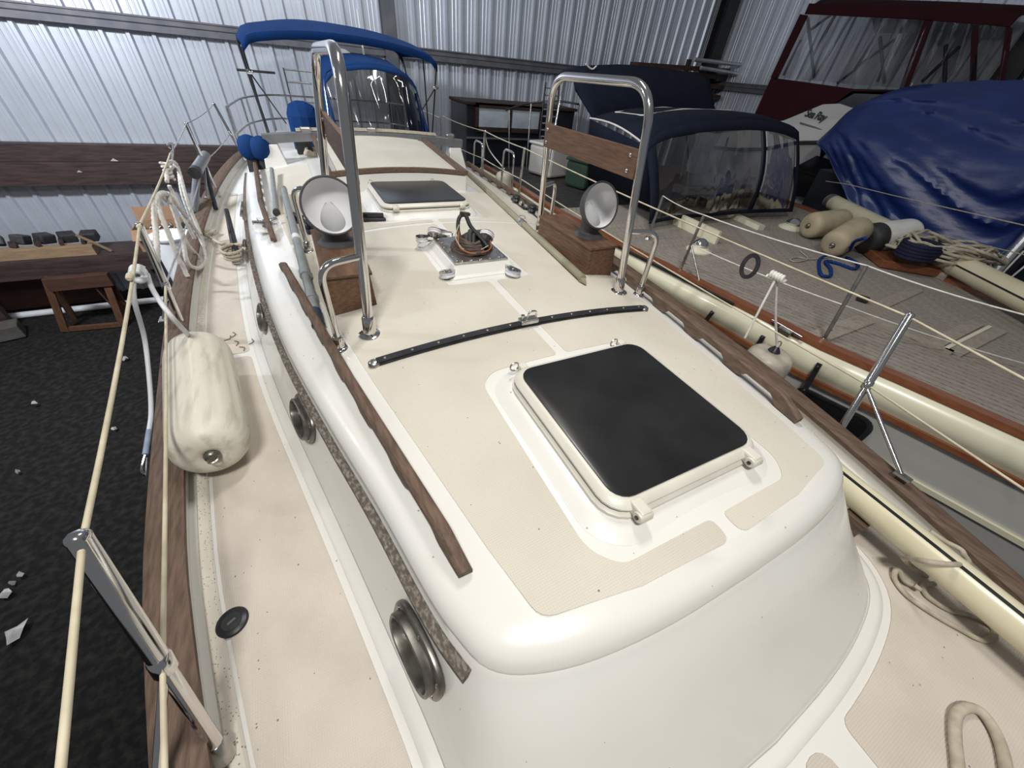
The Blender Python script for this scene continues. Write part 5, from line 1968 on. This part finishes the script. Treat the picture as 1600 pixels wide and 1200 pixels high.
skin('hood_header', hsub(0, 1, .90, 1, 30, 2), navy, hd_)
skin('hood_hem', hsub(0, 1, 0, .05, 30, 1), navy, hd_)
skin('hood_edge', hsub(0, .05, .05, .9, 2, 8), navy, hd_)
skin('hood_edge', hsub(.97, 1, .05, .9, 2, 8), navy, hd_)
skin('hood_divider', hsub(.665, .70, .05, .9, 2, 8), navy, hd_)
skin('hood_window', hsub(.05, .20, .05, .9, 14, 12, .02), vinyl, hd_, 0)
skin('hood_window', hsub(.20, .665, .05, .9, 40, 12, .03), vinyl, hd_, 0)
skin('hood_window', hsub(.70, .97, .05, .9, 24, 12, .025), vinyl, hd_, 0)
backc = resample(cat([Y(a, b, 5.0) for a, b in ((922, 186), (950, 176), (1000, 169), (1060, 170), (1120, 176), (1170, 184), (1215, 196))], 8), 41)
skin('hood_roof', [[topc[j].lerp(backc[j], t) + V((0, 0, .05 * math.sin(PI * t))) for j in range(41)] for t in (0, .25, .5, .75, 1)], navy, hd_)
sidel = [topc[0].lerp(backc[0], t) for t in (0, .33, .66, 1)]
skin('hood_side', [sidel, [V((p.x + .02, p.y - .15 * (1 - i / 3), p.z - .16)) for i, p in enumerate(sidel)], [V((2.95 + .04 * i, 3.3 + .55 * i, .12)) for i, p in enumerate(sidel)]], navy, hd_)
rf = lambda u, t: topc[int(u * 40)].lerp(backc[int(u * 40)], t) + V((0, 0, .05 * math.sin(PI * t) + .006))
tube('piping', [rf(0, t / 8) + V((-.004, 0, .004)) for t in range(9)], .010, ropew, hd_, seg=6)
tube('piping', fillet([rf(.08, .86), rf(.10, .42), rf(.30, .46), rf(.62, .55), rf(.55, .92), rf(.3, .95), rf(.08, .86)], .05, 3), .008, ropew, hd_, seg=6)
tube('hood_bow', [hp(i / 20, .96) + V((0, .05, 0)) for i in range(21)], .012, steel2, hd_, seg=8)
for (a, b) in (((1075, 215), (1062, 280)), ((1138, 215), (1120, 275))):
    tube('hood_strut', [Y(*a, 3.95), Y(*b, 4.0)], .012, steel, hd_, seg=8)
box('companion_panel', (3.65, 4.25, .30), (1.1, .06, .34), mahog, nb, bevel=.01)
box('cockpit_seat', (4.8, 4.4, .2), (1.5, .8, .12), nbgrey, nb, bevel=.02)
# upright navy awning behind the hood
tr_ = resample(cat([Y(a, b, 6.3) for a, b in ((893, 112), (905, 105), (985, 103), (1060, 112), (1108, 124))], 8), 21)
mr_ = resample(cat([Y(a, b, 6.0) for a, b in ((899, 140), (930, 132), (990, 130), (1060, 138), (1112, 148))], 8), 21)
br_ = resample(cat([Y(a, b, 5.6) for a, b in ((926, 184), (950, 176), (1000, 170), (1060, 172), (1118, 182))], 8), 21)
aw = part_empty('folded_awning', nb, (4.6, 6.0, .8))
skin('awning_cloth', [[p + V((0, .35, -.05)) for p in tr_], tr_, mr_, br_], navy, aw, .03)
tube('awning_pole', [Y(880, 128, 5.9), Y(856, 262, 5.6)], .014, steel, aw, seg=8)
tubes('awning_cord', [cat([Y(915, 100, 6.2), Y(925, 108, 6.2), Y(932, 103, 6.2)], 5)], .012, ropew, aw, seg=6)
# stern rail and dinghy ladder of the neighbour
prail = part_empty('pushpit', nb, (3.3, 6.2, .2))
tube('rail', cat([Y(790, 172, 6.6), Y(825, 162, 6.6), Y(870, 158, 6.4), Y(905, 163, 6.2)], 6), .014, dark, prail, seg=8)
for (a, b) in (((796, 172), (795, 265)), ((830, 162), (822, 270)), ((905, 163), (895, 260)), ((845, 215), (858, 265))):
    tube('upright', [Y(*a, 6.5), Y(*b, 6.4)], .012, steel2, prail, seg=8)
lad = part_empty('ladder', nb, (3.6, 6.4, .4))
la, lb = Y(853, 128, 6.35), Y(838, 262, 6.3)
ra, rb = Y(874, 130, 6.35), Y(866, 262, 6.3)
tube('ladder_side', [la, lb], .014, dark, lad, seg=8)
tube('ladder_side', [ra, rb], .014, dark, lad, seg=8)
for i in range(12):
    t = .06 + .078 * i
    tube('rung', [la.lerp(lb, t), ra.lerp(rb, t)], .010, silver, lad, seg=8)

# ---- gear on the teak deck
def reach(p, px, py, length):
    """point at a given distance from p that is seen in the direction of a sight line"""
    d = sight(px, py).normalized()
    best = min((CAM + d * (2 + .01 * i) for i in range(900)), key=lambda e: abs((e - p).length - length) + .35 * abs(e.z - p.z))
    return best


d_ = V((.60, .08, 0))
w0 = Z(1349, 374, .165)
w1 = reach(w0, 1424, 364, .66)
fender('fender', w0, w1, .165, fendw, 'white ribbed fender with black end on the teak deck beside the rope pile', cap=rubber, flutes=14, eye=False)
t1 = Z(1262, 353, .15)
fender('fender', t1, reach(t1, 1318, 346, .55), .15, fendb, 'stained tan fender lying beside the chrome deck vent on the teak deck', eye=True)
t2 = Z(1300, 384, .13)
fender('fender', t2, reach(t2, 1345, 356, .5), .145, fendb, 'stained tan fender half hidden behind the black-ended white fender', eye=True)
rope('blue_line', [Z(a, b, z) for a, b, z in ((1352, 372, .36), (1335, 378, .26), (1325, 392, .10), (1300, 398, .02), (1282, 404, .02), (1280, 418, .02), (1284, 430, .02), (1297, 431, .02), (1298, 420, .03), (1290, 408, .02), (1310, 412, .02), (1335, 420, .02), (1340, 412, .02), (1322, 402, .02))],
     .016, ropeblue, 'bright blue rope tail snaking from the black fender end', lobes=3)
rope('thin_cord', [Z(a, b, .012) for a, b in ((1308, 372), (1300, 398), (1270, 405), (1245, 402), (1235, 406), (1245, 409), (1262, 404), (1250, 392))], .006, ropeb, 'thin beige cord curled on the teak planks beside the tan fender', lobes=0)
mb_ = Z(1385, 412, .0)
tag(box('hatch_board', mb_ + V((.20, -.22, .05)), (.95, .42, .08), mahog, rot=(0, 0, -.75), bevel=.01), 'varnished mahogany board lying under the tangled rope pile', 'board')
random.seed(5)
pc_ = Z(1455, 418, .05)
pts = []
for i in range(95):
    a = i * .74 + random.uniform(-.25, .25)
    r1, r2 = random.uniform(.30, .58), random.uniform(.16, .34)
    c, s_ = math.cos(a) * r1, math.sin(a) * r2
    pts.append(pc_ + V((c * .80 + s_ * .6, -c * .60 + s_ * .8, .10 + .16 * (1 - (r1 / .6) ** 2) + random.uniform(-.03, .09))))
rope('rope_pile', pts, .0135, ropeb, 'tangled pile of beige rope heaped on the teak deck', lobes=0, n=5, seg=7)
pn = Z(1405, 415, .05)
nr = []
for i in range(60):
    a = i * .5
    nr.append(pn + V((.24 * math.cos(a) + .05, .16 * math.sin(a) - .05, .11 + .0025 * i)))
rope('navy_coil', nr, .02, ropenavy, 'dark navy rope coil half buried under the beige rope pile', lobes=0, n=3)
sa, sbb = Z(1297, 314, .17), Z(1655, 494, .17)
ns = thing('spar', 'long cream spar along the far rail of the teak-decked yacht', 'spar', (sbb.x, sbb.y, 0))
nd = (sbb - sa).normalized()
sbb = sbb + nd * .5
tube('spar_tube', [sa, sbb], .10, sparc, ns, seg=22)
sd = V((-nd.y, nd.x, 0))
if sd.x > 0:
    sd = -sd
tube('luff_groove', [sa.lerp(sbb, .35) + sd * .0965 + V((0, 0, .02)), sbb + sd * .0965 + V((0, 0, .02))], .008, dark, ns, seg=6)
lathe('spar_end', sa - nd * .03, sa + nd * .12, [(0, .085), (.3, .104), (1, .104)], greyal, ns, seg=20)
for t in (.2, .6, .9):
    c = sa.lerp(sbb, t)
    box('chock', (c.x, c.y, .04), (.16, .16, .07), teaktrim, ns)

# ================================================================== boats and clutter further back
# dark boat with a wood-framed cabin window
db = thing('cabin_boat', 'dark hulled boat with a wood framed cabin window against the siding', 'boat', (3.4, 8.3, GZ))
x0, x1 = 2.30, 4.75
hexa('hull', [(x0 + .5, 8.0, GZ), (x1 + .6, 8.0, GZ), (x1 + .6, 8.7, GZ), (x0 + .5, 8.7, GZ)], [(x0, 7.7, -.25), (x1 + 1, 7.7, -.25), (x1 + 1, 8.95, -.25), (x0, 8.95, -.25)], darkhull, db, bevel=.03)
box('cabin', ((x0 + x1) / 2, 8.48, .25), (x1 - x0, .9, 1.0), darkhull, db, bevel=.02)
box('roof_edge', ((x0 + x1) / 2, 8.46, .765), (x1 - x0 + .06, .96, .05), timber, db, bevel=.01)
zb, ztp = Y(748, 200, 8.0).z, Y(748, 166, 8.0).z
wxa, wxm, wxb = Y(745, 185, 8.0).x, Y(797, 185, 8.0).x, Y(845, 185, 8.0).x
wnd = part_empty('cabin_window', db, ((wxa + wxb) / 2, 8.0, .5))
paneg = mat('pane_painted_reflection', (.62, .70, .78), .10, color2=(.42, .49, .56), scale=3, spec=1.0, coat=1.0)  # pale base colour stands in for a bright reflection on the glass
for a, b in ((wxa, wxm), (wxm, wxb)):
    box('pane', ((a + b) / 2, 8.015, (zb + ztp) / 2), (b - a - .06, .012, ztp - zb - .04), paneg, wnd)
for a in (wxa, wxm, wxb):
    box('mullion', (a, 8.0, (zb + ztp) / 2), (.07, .04, ztp - zb + .08), timber, wnd)
for z in (zb - .02, ztp + .02):
    box('window_rail', ((wxa + wxb) / 2, 8.0, z), (wxb - wxa + .07, .04, .07), timber, wnd)
box('rubbing_band', ((x0 + x1) / 2, 7.99, zb - .16), (x1 - x0, .03, .03), silver, db)
# pale deck boxes and jerrycan between the yachts
for (px, py, yy, s, m_, lb, nm, ct) in (
        (858, 268, 6.0, (.55, .5, .42), nbgrey, 'pale grey deck locker at the stern of the teak-decked yacht', 'deck_locker', 'locker'),
        (908, 292, 5.2, (.42, .4, .34), mat('dark_green_canvas', (.012, .032, .018), .8, color2=(.02, .045, .028), scale=6), 'dark green canvas bag behind the guard wires', 'canvas_bag', 'bag')):
    p = Y(px, py, yy)
    zt_ = max(.36, p.z + s[2] / 2)
    T_ = thing(nm, lb, ct, (p.x, yy, 0))
    box('body', (p.x, yy, .005 + s[2] / 2), s, m_, T_, rot=(0, 0, .3), bevel=.04)
    box('lid', (p.x, yy, .005 + s[2] + .02), (s[0] + .03, s[1] + .03, .04), m_, T_, rot=(0, 0, .3), bevel=.015)

# motor cruiser with a burgundy canopy
mc = thing('motorboat', 'white motor cruiser with burgundy canopy and clear side curtains', 'motorboat', (8.6, 4.6, GZ))
XM = 8.3
q = lambda px, py, x=XM: X(px, py, x)
sh = [(7.0, .80), (6.4, .86), (5.78, .97), (5.2, 1.17), (4.5, 1.29), (3.6, 1.33), (2.4, 1.33)]
vs, fs = [], []
for y, z in sh:
    vs += [(XM - .02, y, z), (XM - .12, y, z - .45), (XM - .10, y, z - .52), (XM + .1, y, -.6), (XM + .5, y, -1.5), (9.45, y, -1.5), (9.5, y, z)]
k = 7
for i in range(len(sh) - 1):
    for j in range(k):
        j2 = (j + 1) % k
        fs.append((i * k + j, i * k + j2, (i + 1) * k + j2, (i + 1) * k + j))
fs.append(tuple(range(k))[::-1])
fs.append(tuple((len(sh) - 1) * k + j for j in range(k)))
mesh('hull', vs, fs, mbwhite, mc)
box('cradle', (8.95, 4.6, (GZ - 1.5) / 2), (.9, 3.6, -1.5 - GZ), timber, mc)
sweep('rub_rail', [V((XM - .13, y, z - .485)) for y, z in sh], [(-.03, -.025), (.03, -.025), (.03, .025), (-.03, .025)], rubber, mc)
wp = [q(1240, 262, 8.14), q(1276, 243, 8.14), q(1302, 251, 8.14), q(1345, 320, 8.14), q(1240, 306, 8.14)]
mesh('hull_window', wp + [p + V((.03, 0, 0)) for p in wp], [(0, 1, 2, 3, 4), (9, 8, 7, 6, 5)] + [(i, (i + 1) % 5, 5 + (i + 1) % 5, 5 + i) for i in range(5)], portglass, mc)
# windscreen
wsx = [q(1300, 165), q(1330, 143), q(1420, 143), q(1400, 172)]
mesh('windscreen', [p for p in wsx] + [p + V((.02, 0, 0)) for p in wsx], BOXF, mat('smoked_screen', (.05, .055, .06), .12, color2=(.07, .07, .075), scale=3), mc)
# canopy: roof, skirts, clear curtains, frame
cn = part_empty('canopy', mc, (8.6, 4.7, 1.6))


def quad(name, pts, m, parent, th=.02):
    n = len(pts)
    return mesh(name, [V(p) for p in pts] + [V(p) + V((th, 0, 0)) for p in pts], [tuple(range(n)), tuple(range(n, 2 * n))[::-1]] + [(i, (i + 1) % n, n + (i + 1) % n, n + i) for i in range(n)], m, parent)


tl0, tl1, tl2 = q(1257, 22), q(1450, 32), q(1578, 42)
bl0, bl1, bl2 = q(1209, 121), q(1412, 138), q(1560, 146)
roof = []
for i in range(9):
    t = i / 8
    e = tl0.lerp(tl2, t) + V((0, 0, .02 * math.sin(PI * t)))
    roof.append([e, e + V((.06, 0, .10)), e + V((.30, 0, .22)), e + V((.7, 0, .27)), e + V((1.1, 0, .22))])
skin('canopy_roof', roof, burg, cn, .012)
quad('roof_valance', [tl0, tl1, tl2, tl2 + V((0, 0, .14)), tl0 + V((0, 0, .14))], burg, cn, .015)
quad('lower_skirt', [q(1173, 192), q(1205, 121), q(1335, 139), q(1445, 141), q(1440, 150), q(1335, 146), q(1302, 164), q(1283, 165), q(1216, 195)], burg, cn)
quad('curtain_post', [q(1250, 22), q(1262, 24), q(1214, 124), q(1204, 121)], burg, cn)
quad('curtain_post', [q(1444, 30), q(1457, 32), q(1417, 141), q(1405, 139)], burg, cn)
quad('curtain_post', [q(1518, 38), q(1528, 39), q(1524, 145), q(1514, 144)], burg, cn)
quad('curtain_post', [q(1572, 42), q(1582, 43), q(1566, 146), q(1556, 146)], burg, cn)


def curtain(a, b, c, d, w, n=24):
    rows = []
    for j in range(9):
        v = j / 8
        rows.append([a.lerp(b, i / n).lerp(d.lerp(c, i / n), v) + V((w * math.sin(i * 1.7 + v), 0, 0)) for i in range(n + 1)])
    return rows


skin('side_curtain', curtain(tl0, tl1, bl1, bl0, .008), vinylgrey, cn, 0)
skin('side_curtain', curtain(tl1, tl2, bl2, bl1, .03), vinylgrey, cn, 0)
F_ = lambda pts: tube('frame_tube', [q(a, b, XM + .25) for a, b in pts], .026, dark, cn, seg=8)
for pts in (((1262, 28), (1272, 122)), ((1262, 50), (1300, 22)), ((1305, 24), (1268, 90)), ((1332, 22), (1272, 122)), ((1378, 40), (1335, 110), (1308, 130)), ((1375, 58), (1382, 130)),
            ((1342, 102), (1398, 62)), ((1405, 55), (1370, 128)), ((1440, 60), (1420, 128)), ((1478, 70), (1476, 130)), ((1500, 72), (1440, 128)), ((1252, 62), (1224, 118))):
    F_(pts)
quad('rear_valance', [q(1362, 28, XM + .3), q(1440, 32, XM + .3), q(1432, 52, XM + .3), q(1366, 52, XM + .3)], greyal, cn)
# script lettering on the side
cu = bpy.data.curves.new('script', 'FONT')
cu.body = 'Sea Ray'
cu.size = .17
cu.shear = .35
cu.space_character = .88
cu.extrude = .002
cu.offset = .003
to = bpy.data.objects.new('script', cu)
COL.objects.link(to)
bpy.context.view_layer.update()
me = bpy.data.meshes.new_from_object(to)
bpy.data.objects.remove(to)
p0, p1 = q(1256, 181, XM - .08), q(1289, 190, XM - .08)
ux = (p1 - p0).normalized()
uz = V((0, 0, 1))
wmax = max(v.co.x for v in me.vertices)
k = (p1 - p0).length / wmax
lv = [p0 + ux * v.co.x * k + uz * v.co.y * k * 1.15 + V((-1, 0, 0)) * v.co.z for v in me.vertices]
mesh('script_lettering', lv, [tuple(f.vertices) for f in me.polygons], ink, mc)
bw = [q(1203, 214, XM - .05), q(1218, 191, XM - .05), q(1286, 163, XM - .05), q(1312, 162, XM - .05), q(1350, 175, XM - .05), q(1345, 205, XM - .05), q(1280, 222, XM - .05)]
quad('name_panel', bw, mbwhite, mc, .04)
tube('deck_line', [q(1250, 192, XM - .07), q(1345, 222, XM - .07)], .015, greyal, mc, seg=6)

# blue tarpaulin over a laid-up hull
tp = thing('tarp', 'crumpled blue tarpaulin draped over a hull behind the cream spar', 'tarp', (7.4, 3.0, GZ))
rowsd = []
edge_top = [(1276, 222), (1300, 200), (1335, 168), (1400, 142), (1480, 136), (1560, 133), (1640, 134), (1760, 140)]
edge_bot = [(1276, 224), (1295, 246), (1318, 296), (1345, 335), (1420, 378), (1490, 408), (1560, 402), (1640, 310)]
NT, NV = 64, 40
tt = resample(cat([X(a, b, 7.55) for a, b in edge_top], 8), NT)
bb2 = resample(cat([X(a, b, 7.05) for a, b in edge_bot], 8), NT)
rows = []
for j in range(NV + 1):
    v = j / NV
    r = []
    for i in range(NT):
        u = i / (NT - 1)
        p = tt[i].lerp(bb2[i], v)
        bul = .28 * math.sin(PI * min(1, v * 1.15)) * min(1, u * 4)
        # folds radiate from the tied corner
        fan = math.atan2(v + .03, u + .06)
        amp = .17 * min(1, u * 2.2) ** 1.6
        rg_ = lambda n_: .5 - abs(n_) * 2
        f1 = -amp * (.9 * rg_(noise.noise(V((fan * 3.2, u * .9, 2.0)))) + .45 * rg_(noise.noise(V((fan * 8.0, u * 1.3, 7.0)))) + .10 * rg_(noise.noise(V((u * 9, v * 16, 4)))))
        r.append(p + V((-bul + f1, 0, f1 * .5)))
    rows.append(r)
top_ext = [[p + V((.13 * k, 0, -.03 * k * k)) for p in rows[0]] for k in (3, 2, 1)]
skin('tarp_sheet', top_ext + rows, tarpm, tp, .01)
lt_ = [p + V((.05, 0, .02)) for p in rows[-1]]
hexa('covered_hull', [(7.35, .2, GZ), (7.8, .2, GZ), (7.8, 4.0, GZ), (7.35, 4.0, GZ)], [(7.25, -.2, .2), (7.95, -.2, .2), (7.95, 4.1, .45), (7.35, 4.1, .45)], darkhull, tp)
tube('tarp_pole', [X(1640, 330, 6.9), X(1548, 432, 6.75)], .055, silver, tp, seg=14)
tubes('tie_cord', [[X(1600, 392, 6.8), X(1562, 432, 6.75)], [X(1630, 392, 6.8), X(1572, 440, 6.7)]], .010, ropew, tp, seg=6)

# lumber and poles stored in the far corner
rk = thing('lumber_rack', 'stack of dark planks and boards in the far corner behind the navy awning', 'lumber', (8.3, 8.6, GZ))
for i, (px, py, l) in enumerate(((1110, 112, 3.0), (1120, 122, 3.4), (1115, 135, 3.2), (1125, 150, 3.0), (1120, 168, 3.2), (1130, 185, 3.0))):
    p = Y(px, py, 8.55)
    box('stored_plank', (min(p.x + .1, 9.55 - l / 2), 8.62, p.z), (l, .3, .09), timber if i % 2 else plyred, rk, rot=(0, .02 * (i - 2), 0))
pzl = Y(1140, 150, 8.6)
for dx in (-1.6, .2):
    box('rack_post', (pzl.x + dx, 8.85, (pzl.z + .6 + GZ) / 2), (.1, .08, pzl.z + .6 - GZ), timber, rk)
for a, b in (((1085, 93), (1215, 108)), ((1095, 106), (1205, 124))):
    tag(tube('aluminium_pole', [Y(*a, 8.32), Y(*b, 8.3)], .04, silver, seg=12),
        'silver aluminium pole stowed on the dark lumber in the far corner', 'pole', 'poles on the lumber')
